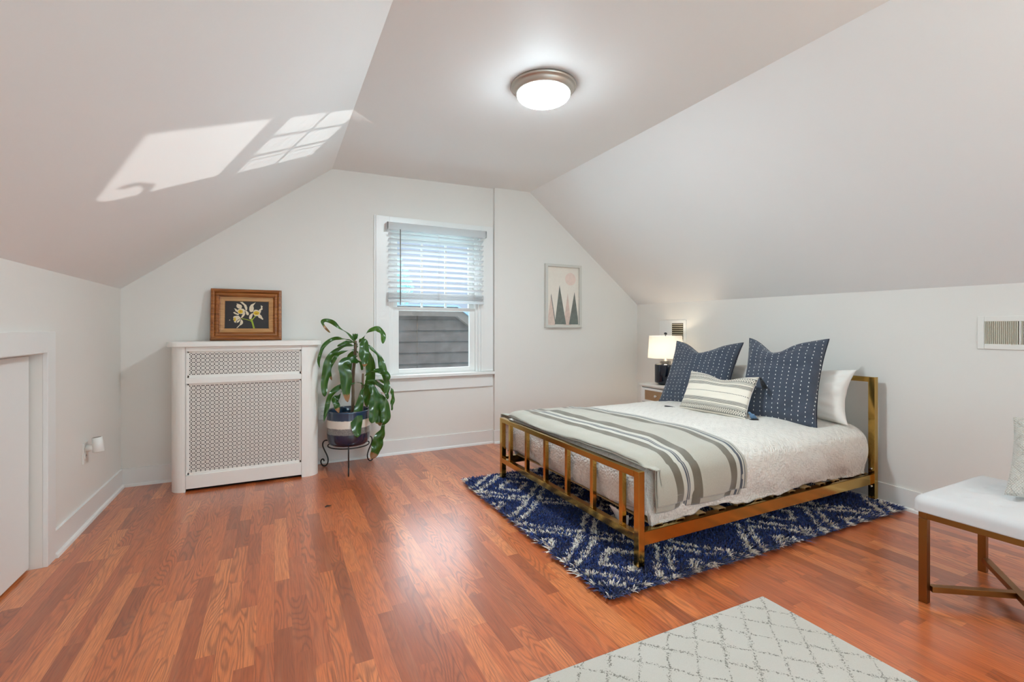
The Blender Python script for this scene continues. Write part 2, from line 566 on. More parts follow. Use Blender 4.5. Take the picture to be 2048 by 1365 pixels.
M['frame_wood'] = wood('stained walnut frame', (96, 50, 22), (146, 86, 38), (178, 114, 58))
M['frame_light'] = wood('pale wood liner', (150, 104, 58), (180, 132, 82), (196, 150, 98))


def flat(name, rgb, rough=0.6, var=0.12, scale=40):
    N = NT(name); nz = N.noise(N.coord(), scale, 3)
    c = N.mix(nz, lin(tuple(max(0, int(k * (1 - var))) for k in rgb)), lin(tuple(min(255, int(k * (1 + var))) for k in rgb)))
    N.bsdf(c, rough)
    return N.mat


# ==================================================================== ROOM SHELL
XL = -1.02
YB = 4.44
YF = -1.8
CZL, CZR = 2.591, 2.632       # ceiling height at its left and right edge
CXL, CXR = 0.455, 2.43        # ceiling edges
KL = 1.474                    # left knee wall top


def xr(y):                    # right wall is slightly out of square
    return 3.905 - 0.0818 * (4.40 - y)


def kr(y):                    # right knee wall top
    return 1.468 - 0.0119 * (4.40 - y)


# floor
mb = MB(); mb.box(XL - 0.15, 4.1, YF - 0.15, YB + 0.15, -0.06, 0.0)
struct(mb.build('floor', M['floor']))


def top_z(x, y):
    if x < CXL: return KL + (CZL - KL) * (x - XL) / (CXL - XL)
    if x <= CXR: return CZL + (CZR - CZL) * (x - CXL) / (CXR - CXL)
    return CZR + (kr(y) - CZR) * (x - CXR) / (xr(y) - CXR)


def gable(mb, y, x0, x1, holes, flip):
    xs = sorted(set([x0, x1] + [x for x in (CXL, CXR) if x0 < x < x1] + [h[k] for h in holes for k in (0, 1)]))
    for a, b in zip(xs[:-1], xs[1:]):
        m = (a + b) / 2
        hh = [h for h in holes if h[0] <= m <= h[1]]
        zs = [(0, 0)]
        def quad(za0, zb0, za1, zb1):
            q = [(a, y, za0), (b, y, zb0), (b, y, zb1), (a, y, za1)]
            mb.add(q if not flip else q[::-1], [(0, 1, 2, 3)])
        ta, tb = top_z(a, y), top_z(b, y)
        if hh:
            h = hh[0]
            quad(0, 0, h[2], h[2]); quad(h[3], h[3], ta, tb)
        else: quad(0, 0, ta, tb)


def reveals(mb, h, y0, y1):
    x0, x1, z0, z1 = h
    mb.add([(x0, y0, z0), (x0, y1, z0), (x0, y1, z1), (x0, y0, z1)], [(0, 1, 2, 3)])
    mb.add([(x1, y0, z0), (x1, y1, z0), (x1, y1, z1), (x1, y0, z1)], [(3, 2, 1, 0)])
    mb.add([(x0, y0, z0), (x1, y0, z0), (x1, y1, z0), (x0, y1, z0)], [(0, 1, 2, 3)])
    mb.add([(x0, y0, z1), (x1, y0, z1), (x1, y1, z1), (x0, y1, z1)], [(3, 2, 1, 0)])


WH = (0.954, 1.877, 0.715, 2.115)     # opening of the back window
mb = MB()
gable(mb, YB, XL, xr(YB), [WH], False)
gable(mb, YB + 0.16, XL, xr(YB), [WH], True)
reveals(mb, WH, YB, YB + 0.16)
struct(mb.build('wall_back', M['wall']))

# chimney chase standing a little proud of the back wall
CH0 = 2.018
mb = MB()
xs = [CH0, CXR, xr(4.40)]
for a, b in zip(xs[:-1], xs[1:]):
    mb.add([(a, 4.40, 0), (b, 4.40, 0), (b, 4.40, top_z(b, 4.40)), (a, 4.40, top_z(a, 4.40))], [(0, 1, 2, 3)])
mb.add([(CH0, 4.40, 0), (CH0, 4.40, top_z(CH0, 4.4)), (CH0, YB, top_z(CH0, 4.4)), (CH0, YB, 0)], [(0, 1, 2, 3)])
struct(mb.build('wall_chimney', M['wall']))

# left knee wall with the low door opening
DY0, DY1, DZ = 2.36, 3.115, 1.06
mb = MB()
def yz(x, y0, y1, z0, z1): return [(x, y0, z0), (x, y1, z0), (x, y1, z1), (x, y0, z1)]
for q in (yz(XL, YF, DY0, 0, KL), yz(XL, DY1, YB, 0, KL), yz(XL, DY0, DY1, DZ, KL)):
    mb.add(q, [(3, 2, 1, 0)])
mb.add([(XL, DY1, 0), (XL - 0.1, DY1, 0), (XL - 0.1, DY1, DZ), (XL, DY1, DZ)], [(0, 1, 2, 3)])
mb.add([(XL, DY0, 0), (XL - 0.1, DY0, 0), (XL - 0.1, DY0, DZ), (XL, DY0, DZ)], [(3, 2, 1, 0)])
mb.add([(XL, DY0, DZ), (XL - 0.1, DY0, DZ), (XL - 0.1, DY1, DZ), (XL, DY1, DZ)], [(3, 2, 1, 0)])
mb.add(yz(XL - 0.12, YF, YB, 0, KL), [(0, 1, 2, 3)])
struct(mb.build('wall_left', M['wall']))

# right knee wall
mb = MB()
ys = [YF, 0.0, 1.5, 3.0, 4.40, YB]
for a, b in zip(ys[:-1], ys[1:]):
    mb.add([(xr(a), a, 0), (xr(b), b, 0), (xr(b), b, kr(b)), (xr(a), a, kr(a))], [(0, 1, 2, 3)])
struct(mb.build('wall_right', M['wall']))

# sloping ceilings and the flat ceiling between them
mb = MB()
mb.add([(XL, YF, KL), (XL, YB, KL), (CXL, YB, CZL), (CXL, YF, CZL)], [(0, 1, 2, 3)])
struct(mb.build('ceiling_left', M['ceiling']))
mb = MB()
P = []
for i in range(25):
    y = YF + (YB - YF) * i / 24
    P.append([(CXR + (xr(y) - CXR) * j / 12, y, CZR + (kr(y) - CZR) * j / 12) for j in range(13)])
mb.grid(P)
struct(mb.build('ceiling_right', M['ceiling']))
mb = MB()
mb.add([(CXL, YF, CZL), (CXL, YB, CZL), (CXR, YB, CZR), (CXR, YF, CZR)], [(0, 1, 2, 3)])
struct(mb.build('ceiling', M['ceiling']))

# wall behind the camera; its two unseen windows are added for fill daylight
FH = [(-0.42, 1.05, 0.60, 1.93), (1.25, 2.42, 0.60, 2.42)]
mb = MB()
gable(mb, YF, XL, xr(YF), FH, True)
for h in FH: reveals(mb, h, YF - 0.14, YF)
struct(mb.build('wall_front', M['wall']))
for k, h in enumerate(FH):
    mb = MB(); y = YF - 0.07
    for a, b, c, d in ((h[0], h[0] + .05, h[2], h[3]), (h[1] - .05, h[1], h[2], h[3]), (h[0], h[1], h[2], h[2] + .05), (h[0], h[1], h[3] - .05, h[3]), (h[0], h[1], 1.40, 1.45)):
        mb.box(a, b, y - .02, y + .02, c, d)
    struct(mb.build('window_%d' % (k + 2), M['trim']))


# baseboards: board with a small quarter round at the floor
def baseboard(name, pts, side, hgt=0.135, th=0.014):
    """pts: floor line of the wall; side = unit normal into the room per segment"""
    mb = MB()
    prof = [(0, hgt), (th, hgt), (th, 0.022), (th + 0.006, 0.020), (th + 0.012, 0.014), (th + 0.015, 0.0), (0, 0)]
    for (a, b), nrm in zip(zip(pts[:-1], pts[1:]), side):
        nx, ny = nrm
        vs = [(a[0] + nx * d, a[1] + ny * d, z) for d, z in prof] + [(b[0] + nx * d, b[1] + ny * d, z) for d, z in prof]
        n = len(prof)
        fs = [(i, (i + 1) % n, n + (i + 1) % n, n + i) for i in range(n)] + [tuple(range(n)), tuple(range(2 * n - 1, n - 1, -1))]
        mb.add(vs, fs)
    return struct(mb.build(name, M['trim']))


baseboard('baseboard_left', [(XL, 3.212), (XL, YB)], [(1, 0)])
baseboard('baseboard_back', [(XL, YB), (CH0, YB)], [(0, -1)])
baseboard('baseboard_chimney', [(CH0 - 0.014, 4.40), (xr(4.40), 4.40)], [(0, -1)])
baseboard('baseboard_right', [(xr(4.40), 4.40), (xr(YF), YF)], [(-1, 0.08)])
baseboard('baseboard_front', [(XL, YF), (xr(YF), YF)], [(0, 1)])

# low door in the left knee wall
d = thing('door_1', None, None, (XL, 3.1, 0)); struct(d)
mb = MB(); mb.box(XL - 0.075, XL - 0.045, DY0 + 0.004, DY1 - 0.012, 0.014, DZ - 0.014)
mb.build('door_panel', M['trim'], d, bevel=0.002)
mb = MB()
mb.box(XL, XL + 0.020, DY1, DY1 + 0.095, 0, DZ + 0.103)
mb.box(XL, XL + 0.020, DY0 - 0.095, DY0, 0, DZ + 0.103)
mb.box(XL, XL + 0.020, DY0, DY1, DZ, DZ + 0.103)
mb.box(XL - 0.10, XL - 0.075, DY1 - 0.014, DY1, 0, DZ); mb.box(XL - 0.10, XL, DY0, DY1, DZ - 0.006, DZ)
mb.build('door_frame', M['trim'], d, bevel=0.002)

# ==================================================================== BACK WINDOW
w1 = thing('window_1', None, None, (1.415, YB, 0.715)); struct(w1)
yc = YB - 0.018
mb = MB()
mb.box(0.831, 0.954, yc, YB, 0.745, 2.222); mb.box(1.877, 2.010, yc, YB, 0.745, 2.222)
mb.box(0.954, 1.877, yc, YB, 2.105, 2.222)
mb.box(0.816, 0.833, YB - 0.010, YB, 0.745, 2.224)
mb.build('window_casing', M['trim'], w1, bevel=0.002)
mb = MB(); mb.box(0.800, 2.016, YB - 0.055, YB + 0.05, 0.712, 0.742)
mb.build('window_sill', M['trim'], w1, bevel=0.005, seg=3)
mb = MB(); mb.box(0.825, 2.004, yc, YB, 0.590, 0.712)
mb.build('window_apron', M['trim'], w1, bevel=0.002)
mb = MB()                                    # inner frame with stepped stops
for x0, x1 in ((0.954, 0.975), (1.856, 1.877)):
    mb.box(x0, x1, YB, YB + 0.16, 0.742, 2.115)
for x0, x1 in ((0.975, 1.0), (1.832, 1.856)):
    mb.box(x0, x1, YB + 0.025, YB + 0.16, 0.742, 2.105)
mb.box(0.975, 1.856, YB + 0.02, YB + 0.16, 2.085, 2.115)
mb.box(0.975, 1.856, YB + 0.05, YB + 0.18, 0.715, 0.752)
mb.build('window_frame', M['trim'], w1, bevel=0.0015)


def sash(name, x0, x1, z0, z1, y0, y1, st, bt, tp, munt):
    mb = MB()
    mb.box(x0, x0 + st, y0, y1, z0, z1); mb.box(x1 - st, x1, y0, y1, z0, z1)
    mb.box(x0 + st, x1 - st, y0, y1, z0, z0 + bt); mb.box(x0 + st, x1 - st, y0, y1, z1 - tp, z1)
    gx0, gx1, gz0, gz1 = x0 + st, x1 - st, z0 + bt, z1 - tp
    for k in range(munt[0]):
        x = gx0 + (gx1 - gx0) * (k + 1) / (munt[0] + 1); mb.box(x - .009, x + .009, y0 + .008, y1 - .004, gz0, gz1)
    for k in range(munt[1]):
        z = gz0 + (gz1 - gz0) * (k + 1) / (munt[1] + 1); mb.box(gx0, gx1, y0 + .008, y1 - .004, z - .009, z + .009)
    o = mb.build(name, M['trim'], w1, bevel=0.0015)
    g = MB(); ym = (y0 + y1) / 2
    g.box(gx0 - .004, gx1 + .004, ym - .0015, ym + .0015, gz0 - .004, gz1 + .004)
    g.build('glass_pane', M['glass'], o)
    return o


sash('lower_sash', 1.0, 1.832, 0.752, 1.385, YB + 0.045, YB + 0.080, 0.055, 0.040, 0.034, (0, 0))
sash('upper_sash', 1.0, 1.832, 1.352, 2.085, YB + 0.085, YB + 0.120, 0.050, 0.034, 0.045, (2, 1))

# ---- blind hung in front of the upper sash
bl = thing('window_blind', 'white slatted blind with valance, lowered over the upper half of the window', 'blind', (1.41, 4.36, 1.42))
BX0, BX1, BYF, BYB = 0.918, 1.905, 4.345, 4.421
mb = MB()
mb.box(BX0, BX1, BYF, BYF + 0.010, 2.090, 2.156); mb.box(BX0, BX0 + 0.010, BYF, BYB, 2.090, 2.156); mb.box(BX1 - 0.010, BX1, BYF, BYB, 2.090, 2.156)
mb.box(BX0 + 0.01, BX1 - 0.01, BYF + 0.01, BYB, 2.128, 2.134)
mb.build('valance', M['blind'], bl, bevel=0.0025)
mb = MB(); mb.box(BX0 + 0.015, BX1 - 0.015, BYF + 0.016, BYB - 0.004, 2.088, 2.126)
mb.build('head_rail', M['blind'], bl, bevel=0.002)


def slat_mb(zc, tilt, yc=4.385, wd=0.050, th=0.0028):
    mb = MB(); P = []
    n = 6
    for s in (1, -1):
        rows = []
        for xx in (BX0 + 0.016, BX1 - 0.022):
            row = []
            for k in range(n + 1):
                q = -1 + 2 * k / n
                c = 0.0025 * (1 - q * q) + s * th / 2
                y = yc + q * wd / 2 * math.cos(tilt) + c * math.sin(tilt)
                z = zc - q * wd / 2 * math.sin(tilt) + c * math.cos(tilt)
                row.append((xx, y, z))
            rows.append(row)
        mb.grid(rows, flip=(s == 1), smooth=False)
    a = [(0, k) for k in range(n + 1)]
    b = len(mb.v) // 2
    mb.f.append([0, n + 1, b + n + 1, b]); mb.f.append([n, b + n, b + 2 * n + 1, 2 * n + 1])
    mb.f.append(list(range(n, -1, -1)) + list(range(b, b + n + 1))); mb.f.append(list(range(n + 1, 2 * n + 2)) + list(range(b + 2 * n + 1, b + n, -1)))
    for f in mb.f[-4:]: mb.m.append(0); mb.s.append(False); mb.uv.append([(0, 0)] * len(f))
    return mb


for k in range(11):
    slat_mb(2.050 - 0.0500 * k, math.radians(27)).build('slat', M['blind'], bl)
for k in range(9):                                            # gathered slats resting on the bottom rail
    slat_mb(1.452 + 0.0075 * k, math.radians(rnd.uniform(-2, 4)), 4.385 + rnd.uniform(-.002, .002)).build('slat', M['blind'], bl)
mb = MB(); mb.box(BX0 + 0.014, BX1 - 0.02, 4.360, 4.410, 1.424, 1.446)
mb.build('bottom_rail', M['blind'], bl, bevel=0.004)
for x in (1.045, 1.41, 1.775):
    mb = MB()
    mb.tube([(x, 4.357, 2.09), (x, 4.357, 1.447)], 0.0012, 6); mb.tube([(x, 4.412, 2.09), (x, 4.412, 1.447)], 0.0012, 6)
    for q in range(5):
        zz = 1.452 + q * 0.014
        mb.tube([(x - .014, 4.353, zz + .004), (x, 4.351, zz - .002), (x + .014, 4.353, zz + .005)], 0.0011, 5)
    mb.build('ladder_cord', M['cord'], bl)
mb = MB(); mb.tube([(1.035, 4.338, 2.092), (1.036, 4.336, 1.9), (1.036, 4.335, 1.395)], 0.0045, 6)
mb.build('wand', M['wand'], bl)

# ==================================================================== OUTSIDE
sid = NT('weathered grey lap siding'); x_, y_, z_ = sid.sep(sid.coord())
nz = sid.noise(sid.comb(sid.m('MULTIPLY', x_, 2.0), 0.0, sid.m('MULTIPLY', z_, 26.0)), 1.0, 4)
sid.bsdf(sid.ramp(nz, [(0.25, lin((36, 28, 26))), (0.75, lin((54, 43, 39)))]), 0.8)
M['siding'] = sid.mat
M['rake'] = paint('brown rake board', (62, 50, 44), 0.7)
M['shingle'] = paint('blue grey roof', (96, 116, 134), 0.7, 0.3, 60, 0.15)
hs = thing('neighbouring_house', 'dark grey clapboard house wall with sloping roof edge outside the window', 'house', (1.4, 7.5, -1.2))
mb = MB()


def house_top(x): return 1.44 if x < 2.709 else 1.44 - 0.735 * (x - 2.709)


z = -1.2
while z < 1.44:
    z1 = min(z + 0.180, 1.44)
    xe = 3.30 if house_top(3.30) > z1 else 2.709 + (1.44 - z1) / 0.735
    xe0 = 3.30 if house_top(3.30) > z else 2.709 + (1.44 - z) / 0.735
    mb.add([(-1.0, 7.50, z), (xe0, 7.50, z), (xe, 7.522, z1), (-1.0, 7.522, z1), (-1.0, 7.56, z - .012), (xe0, 7.56, z - .012)], [(0, 1, 2, 3), (0, 4, 5, 1)])
    mb.add([(-1.0, 7.4985, z - .004), (xe0, 7.4985, z - .004), (xe0, 7.4985, z + .008), (-1.0, 7.4985, z + .008)], [(0, 1, 2, 3)], 1)  # near-black strip painting the shadow line under each lap
    z += 0.180
mb.add([(3.30, 7.5, -1.2), (3.30, 9.5, -1.2), (3.30, 9.5, house_top(3.3)), (3.30, 7.5, house_top(3.3))], [(0, 1, 2, 3)])
mb.build('clapboard_wall', [M['siding'], paint('painted lap shadow', (6, 5, 5), 0.9)], hs)
mb = MB()
for x0, x1 in ((-1.1, 2.709), (2.709, 3.42)):
    za, zb = house_top(x0), house_top(x1)
    vs = []
    for x, zz in ((x0, za), (x1, zb)):
        vs += [(x, 7.40, zz - 0.06), (x, 7.40, zz + 0.09), (x, 7.55, zz - 0.06), (x, 7.55, zz + 0.09)]
    mb.add(vs, [(0, 4, 5, 1), (2, 3, 7, 6), (0, 2, 6, 4), (1, 5, 7, 3), (0, 1, 3, 2), (4, 6, 7, 5)])
mb.build('rake_board', M['rake'], hs)
mb = MB()
for x0, x1 in ((-1.15, 2.709), (2.709, 3.48)):
    za, zb = house_top(x0) + .095, house_top(x1) + .095
    mb.add([(x0, 7.36, za), (x1, 7.36, zb), (x1, 9.6, zb + .0), (x0, 9.6, za), (x0, 7.36, za + .03), (x1, 7.36, zb + .03), (x1, 9.6, zb + .03), (x0, 9.6, za + .03)],
           [(0, 1, 5, 4), (4, 5, 6, 7), (3, 2, 1, 0), (1, 2, 6, 5), (0, 4, 7, 3)])
mb.build('roof', M['shingle'], hs)

# tree behind the house, glimpsed between the slats
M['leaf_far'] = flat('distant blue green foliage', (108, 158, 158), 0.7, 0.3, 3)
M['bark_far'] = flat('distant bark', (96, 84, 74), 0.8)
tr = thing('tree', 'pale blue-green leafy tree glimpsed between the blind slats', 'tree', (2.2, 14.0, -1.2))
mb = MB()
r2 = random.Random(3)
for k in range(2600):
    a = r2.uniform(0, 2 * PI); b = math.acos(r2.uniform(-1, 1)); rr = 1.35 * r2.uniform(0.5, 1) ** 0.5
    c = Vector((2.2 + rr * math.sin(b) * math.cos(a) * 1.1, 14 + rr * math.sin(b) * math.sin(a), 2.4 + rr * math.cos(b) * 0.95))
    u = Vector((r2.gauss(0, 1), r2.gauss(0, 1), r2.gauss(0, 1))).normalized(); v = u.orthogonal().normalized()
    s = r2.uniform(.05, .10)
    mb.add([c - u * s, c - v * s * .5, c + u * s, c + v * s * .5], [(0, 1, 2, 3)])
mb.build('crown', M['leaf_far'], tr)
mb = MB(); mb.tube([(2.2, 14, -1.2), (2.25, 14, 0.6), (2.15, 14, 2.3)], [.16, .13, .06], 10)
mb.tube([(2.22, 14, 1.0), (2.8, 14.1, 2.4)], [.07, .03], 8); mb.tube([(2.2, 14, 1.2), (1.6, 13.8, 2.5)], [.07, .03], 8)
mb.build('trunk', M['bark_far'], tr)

# ==================================================================== RADIATOR COVER + PICTURE
rc = thing('radiator_cover', 'white radiator cabinet with two pierced grilles against the back wall', 'radiator cover', (-0.18, 4.26, 0))
RX0, RX1, RF, RB = -0.665, 0.318, 4.085, 4.418


def round_front(x0, x1, yf, yb, r, n=8):
    p = [(x0, yb)]
    for k in range(n + 1):
        a = PI + (PI / 2) * k / n
        p.append((x0 + r + r * math.cos(a), yf + r + r * math.sin(a)))
    for k in range(n + 1):
        a = 1.5 * PI + (PI / 2) * k / n
        p.append((x1 - r + r * math.cos(a), yf + r + r * math.sin(a)))
    p.append((x1, yb))
    return p


mb = MB(); mb.prism(round_front(RX0 - 0.028, RX1 + 0.022, RF - 0.022, 4.425, 0.085, 10), 1.047, 1.083)
mb.build('top_board', M['rad'], rc, bevel=0.003)
# corner posts: curved outer corner, flat stile, side board back to the wall
for sx in (-1, 1):
    mb = MB(); pts = []
    xo = RX0 if sx < 0 else RX1
    xi = -0.572 if sx < 0 else 0.193
    r = 0.085
    inner, outer = [], []
    outer.append((xo, RB))
    for k in range(11):
        a = (PI / 2) * k / 10
        outer.append((xo - sx * (r - r * math.cos(a)), RF + r - r * math.sin(a)))
    outer.append((xi, RF))
    inner = [(xi, RF + 0.02)]
    for k in range(11):
        a = (PI / 2) * (1 - k / 10)
        inner.append((xo - sx * (r - (r - .02) * math.cos(a)), RF + r - (r - .02) * math.sin(a)))
    inner.append((xo - sx * .02, RB))
    poly = outer + inner
    if sx > 0: poly = poly[::-1]
    # strips instead of one concave polygon
    n = len(outer)
    inn = inner[::-1]
    for i in range(n - 1):
        j0 = min(i, len(inn) - 1); j1 = min(i + 1, len(inn) - 1)
        q = [outer[i], outer[i + 1], inn[j1], inn[j0]]
        if sx > 0: q = q[::-1]
        vs = [(x, y, 0) for x, y in q] + [(x, y, 1.047) for x, y in q]
        mb.add(vs, [(0, 1, 2, 3), (7, 6, 5, 4), (0, 4, 5, 1), (2, 6, 7, 3)])
    mb.build('corner_post', M['rad'], rc)
mb = MB(); y0, y1 = RF + 0.004, RF + 0.022
mb.box(-0.572, 0.193, y0, y1, 1.013, 1.047)
mb.box(-0.572, 0.193, y0, y1, 0.779, 0.822)
mb.box(-0.572, 0.193, y0, y1, 0.020, 0.118)
mb.box(-0.572, -0.561, y0 + .006, y1, 0.118, 1.013); mb.box(0.188, 0.193, y0 + .006, y1, 0.118, 1.013)
mb.build('front_frame', M['rad'], rc, bevel=0.002)
for z0, z1 in ((0.820, 1.015), (0.116, 0.781)):
    # grille origin is snapped so that the pattern starts with a full motif
    mb = MB(); mb.add([(-0.563, RF + .0205, z0), (0.190, RF + .0205, z0), (0.190, RF + .0205, z1), (-0.563, RF + .0205, z1)], [(0, 1, 2, 3)])
    g = mb.build('grille', M['grille'], rc)
mb = MB()
for (x0, x1, z0, z1) in ((-0.562, 0.189, 0.822, 1.013), (-0.562, 0.189, 0.118, 0.779)):
    b = 0.012
    for q in ((x0, x0 + b, z0, z1), (x1 - b, x1, z0, z1), (x0, x1, z0, z0 + b + .006), (x0, x1, z1 - b, z1)):
        mb.box(q[0], q[1], RF + 0.014, RF + 0.0205, q[2], q[3])
mb.build('grille_border', M['rad'], rc, bevel=0.0015)
mb = MB(); mb.box(-0.57, 0.20, RF + 0.045, RF + 0.055, 0.0, 1.04)  # near-black sheet painting the shade inside the cover
mb.build('interior_shade', M['dark'], rc)

# orchid picture leaning on the wall
pf = thing('orchid_painting', 'orchid painting on black in a brown wooden frame on the radiator cover', 'picture', (-0.196, 4.33, 1.083))
PW, PH = 0.502, 0.416
Mx = Matrix.Translation((-0.197, 4.345, 1.0835)) @ Matrix.Rotation(math.radians(-9.5), 4, 'X')   # leans back


def frame_ring(mb, Mx, w, h, prof, mi=0):
    """prof: (inset, depth towards viewer) list, rings joined; bottom centre origin, +z up, -y to viewer"""
    rings = []
    for ins, dep in prof:
        x0, x1, z0, z1 = -w / 2 + ins, w / 2 - ins, ins, h - ins
        rings.append([Mx @ Vector(p) for p in ((x0, -dep, z0), (x1, -dep, z0), (x1, -dep, z1), (x0, -dep, z1))])
    vs = [p for r in rings for p in r]; fs = []
    for i in range(len(rings) - 1):
        for k in range(4):
            k2 = (k + 1) % 4
            fs.append((i * 4 + k, i * 4 + k2, (i + 1) * 4 + k2, (i + 1) * 4 + k))
    mb.add(vs, fs, mi)


mb = MB()
frame_ring(mb, Mx, PW, PH, [(0.0, 0.0), (0.0, 0.022), (0.006, 0.032), (0.018, 0.036), (0.027, 0.030), (0.030, 0.022), (0.038, 0.028), (0.047, 0.029), (0.055, 0.023), (0.060, 0.015), (0.066, 0.013)])
mb.build('frame', M['frame_wood'], pf)
mb = MB(); frame_ring(mb, Mx, PW, PH, [(0.064, 0.013), (0.068, 0.016), (0.094, 0.012), (0.098, 0.006)])
mb.build('frame_liner', M['frame_light'], pf)
mb = MB()
pw, ph = PW - 0.19, PH - 0.19
oy = 0.095


def pp(px, py, dz=0.0):     # picture coordinates of the painted area (465..1350, 385..955)
    u = (px - 465) / 885 - 0.5; v = 1 - (py - 385) / 570
    return Mx @ Vector((u * pw, -0.007 - dz, oy + v * ph))


mb.add([pp(455, 375), pp(455, 965), pp(1360, 965), pp(1360, 375)], [(0, 1, 2, 3)], 0)
mb.obox(Mx, -PW / 2 + .01, PW / 2 - .01, 0.0, 0.004, .01, PH - .01, 0)
petals = [
 [(760, 405), (815, 402), (850, 435), (890, 465), (910, 520), (905, 570), (880, 580), (858, 520), (835, 460), (800, 425)],
 [(695, 435), (740, 448), (790, 465), (805, 500), (790, 545), (735, 540), (700, 515), (690, 480), (705, 462)],
 [(645, 540), (680, 545), (715, 575), (735, 605), (700, 610), (672, 590), (668, 565)],
 [(628, 622), (660, 612), (700, 640), (745, 655), (735, 680), (690, 665), (655, 650)],
 [(725, 560), (775, 540), (830, 545), (865, 575), (860, 620), (830, 650), (780, 655), (735, 645), (710, 610)],
 [(865, 575), (905, 590), (935, 625), (945, 660), (920, 680), (890, 660), (880, 620)],
 [(855, 600), (870, 650), (850, 690), (805, 735), (785, 738), (800, 690), (825, 650)],
 [(1080, 405), (1035, 430), (985, 455), (955, 500), (948, 560), (965, 605), (1005, 612), (1035, 585), (1042, 530), (1030, 480), (1050, 445)],
 [(1185, 465), (1222, 485), (1220, 505), (1195, 510), (1222, 530), (1218, 555), (1185, 570), (1188, 610), (1150, 640), (1125, 600), (1150, 560), (1190, 530), (1200, 495)],
 [(1030, 600), (1060, 560), (1110, 562), (1155, 590), (1175, 630), (1155, 665), (1115, 695), (1060, 690), (1030, 650)],
 [(1030, 630), (1015, 690), (995, 745), (965, 765), (945, 735), (955, 680), (990, 645)],
 [(1125, 690), (1165, 655), (1195, 680), (1215, 720), (1238, 755), (1225, 772), (1185, 745), (1140, 725)],
 [(785, 740), (740, 690), (700, 690), (650, 700), (632, 720), (640, 745), (632, 770), (650, 790), (650, 815), (680, 840), (700, 790), (745, 760)],
 [(785, 745), (750, 770), (710, 795), (700, 838), (740, 825), (770, 790)],
 [(790, 760), (825, 800), (828, 840), (800, 875), (760, 895), (735, 925), (705, 948), (702, 935), (740, 905), (765, 865), (775, 810)]]
for i, p in enumerate(petals):
    c = (sum(a for a, b in p) / len(p), sum(b for a, b in p) / len(p))
    vs = [pp(*c, 0.0014 + i * 2e-5)] + [pp(a, b, 0.0008 + i * 2e-5) for a, b in p]
    mb.add(vs, [(0, j + 1, (j + 1) % len(p) + 1) for j in range(len(p))], 1)
for (cx, cy, rx, ry) in ((775, 605, 48, 40), (1095, 632, 62, 42), (665, 765, 22, 42)):
    p = [(cx + rx * math.cos(a * PI / 8), cy + ry * math.sin(a * PI / 8)) for a in range(16)]
    mb.add([pp(cx, cy, .0022)] + [pp(a, b, .0019) for a, b in p], [(0, j + 1, (j + 1) % 16 + 1) for j in range(16)], 2)
for (cx, cy, rx, ry) in ((775, 598, 14, 9), (1095, 640, 30, 10)):
    p = [(cx + rx * math.cos(a * PI / 6), cy + ry * math.sin(a * PI / 6)) for a in range(12)]
    mb.add([pp(cx, cy, .0025)] + [pp(a, b, .0024) for a, b in p], [(0, j + 1, (j + 1) % 12 + 1) for j in range(12)], 4)
for pts, wd in (([(1050, 955), (1030, 880), (1010, 810), (990, 750)], 17), ([(1010, 815), (960, 785), (890, 765), (800, 745)], 7), ([(1010, 775), (1045, 730), (1078, 692)], 9)):
    for (a, b) in zip(pts[:-1], pts[1:]):
        dx, dy = b[0] - a[0], b[1] - a[1]; L = math.hypot(dx, dy); nx, ny = -dy / L * wd, dx / L * wd
        mb.add([pp(a[0] + nx, a[1] + ny, .0016), pp(a[0] - nx, a[1] - ny, .0016), pp(b[0] - nx, b[1] - ny, .0016), pp(b[0] + nx, b[1] + ny, .0016)], [(0, 1, 2, 3)], 3)
p = [(565 + 10 * math.cos(a * PI / 5), 780 + 10 * math.sin(a * PI / 5)) for a in range(10)]
mb.add([pp(a, b, .001) for a, b in p], [tuple(range(10))], 1)
mb.build('painting', [flat('black painting ground', (34, 28, 28), 0.5), flat('cream petals', (222, 204, 176), 0.6, 0.1, 120), flat('yellow throats', (214, 176, 40), 0.6), flat('yellow green stem', (152, 166, 44), 0.6), flat('amber', (170, 110, 24), 0.6)], pf)

# ==================================================================== MOUNTAIN PRINT ON THE CHIMNEY BREAST
mt = thing('mountain_print', 'pale framed print of pink and grey peaks on the wall beside the window', 'picture', (2.84, 4.40, 1.19))
Mm = Matrix.Translation((2.838, 4.398, 1.190)); mw, mh = 0.466, 0.692
mb = MB(); frame_ring(mb, Mm, mw, mh, [(0.0, 0.0), (0.0, 0.036), (0.028, 0.036), (0.028, 0.010)])
mb.build('frame', paint('pale grey frame', (206, 204, 196), 0.5), mt)
mb = MB()
iw, ih = mw - 0.056, mh - 0.056


def mp(u, v, d=0.0): return Mm @ Vector((-iw / 2 + u * iw, -0.011 - d, 0.028 + v * ih))


mb.add([mp(0, 0), mp(1, 0), mp(1, 1), mp(0, 1)], [(0, 1, 2, 3)], 0)
tri = [([(0.0, 0.0), (0.26, 0.0), (0.12, 0.50)], 2, .0006), ([(0.13, 0.54), (0.10, 0.40), (0.235, 0.01), (0.28, 0.01)], 1, .0005),
       ([(0.24, 0.01), (0.60, 0.01), (0.39, 0.69)], 1, .0007), ([(0.52, 0.0), (0.76, 0.0), (0.65, 0.56)], 2, .0006), ([(0.69, 0.01), (0.99, 0.01), (0.98, 0.13), (0.87, 0.58)], 1, .0008)]
for p, mi, dd in tri:
    mb.add([mp(u, v, dd) for u, v in p], [tuple(range(len(p)))], mi)
p = [(0.74 + 0.17 * math.cos(a * PI / 16), 0.80 + 0.17 * iw / ih * math.sin(a * PI / 16)) for a in range(32)]
mb.add([mp(u, v, .0006) for u, v in p], [tuple(range(32))], 3)
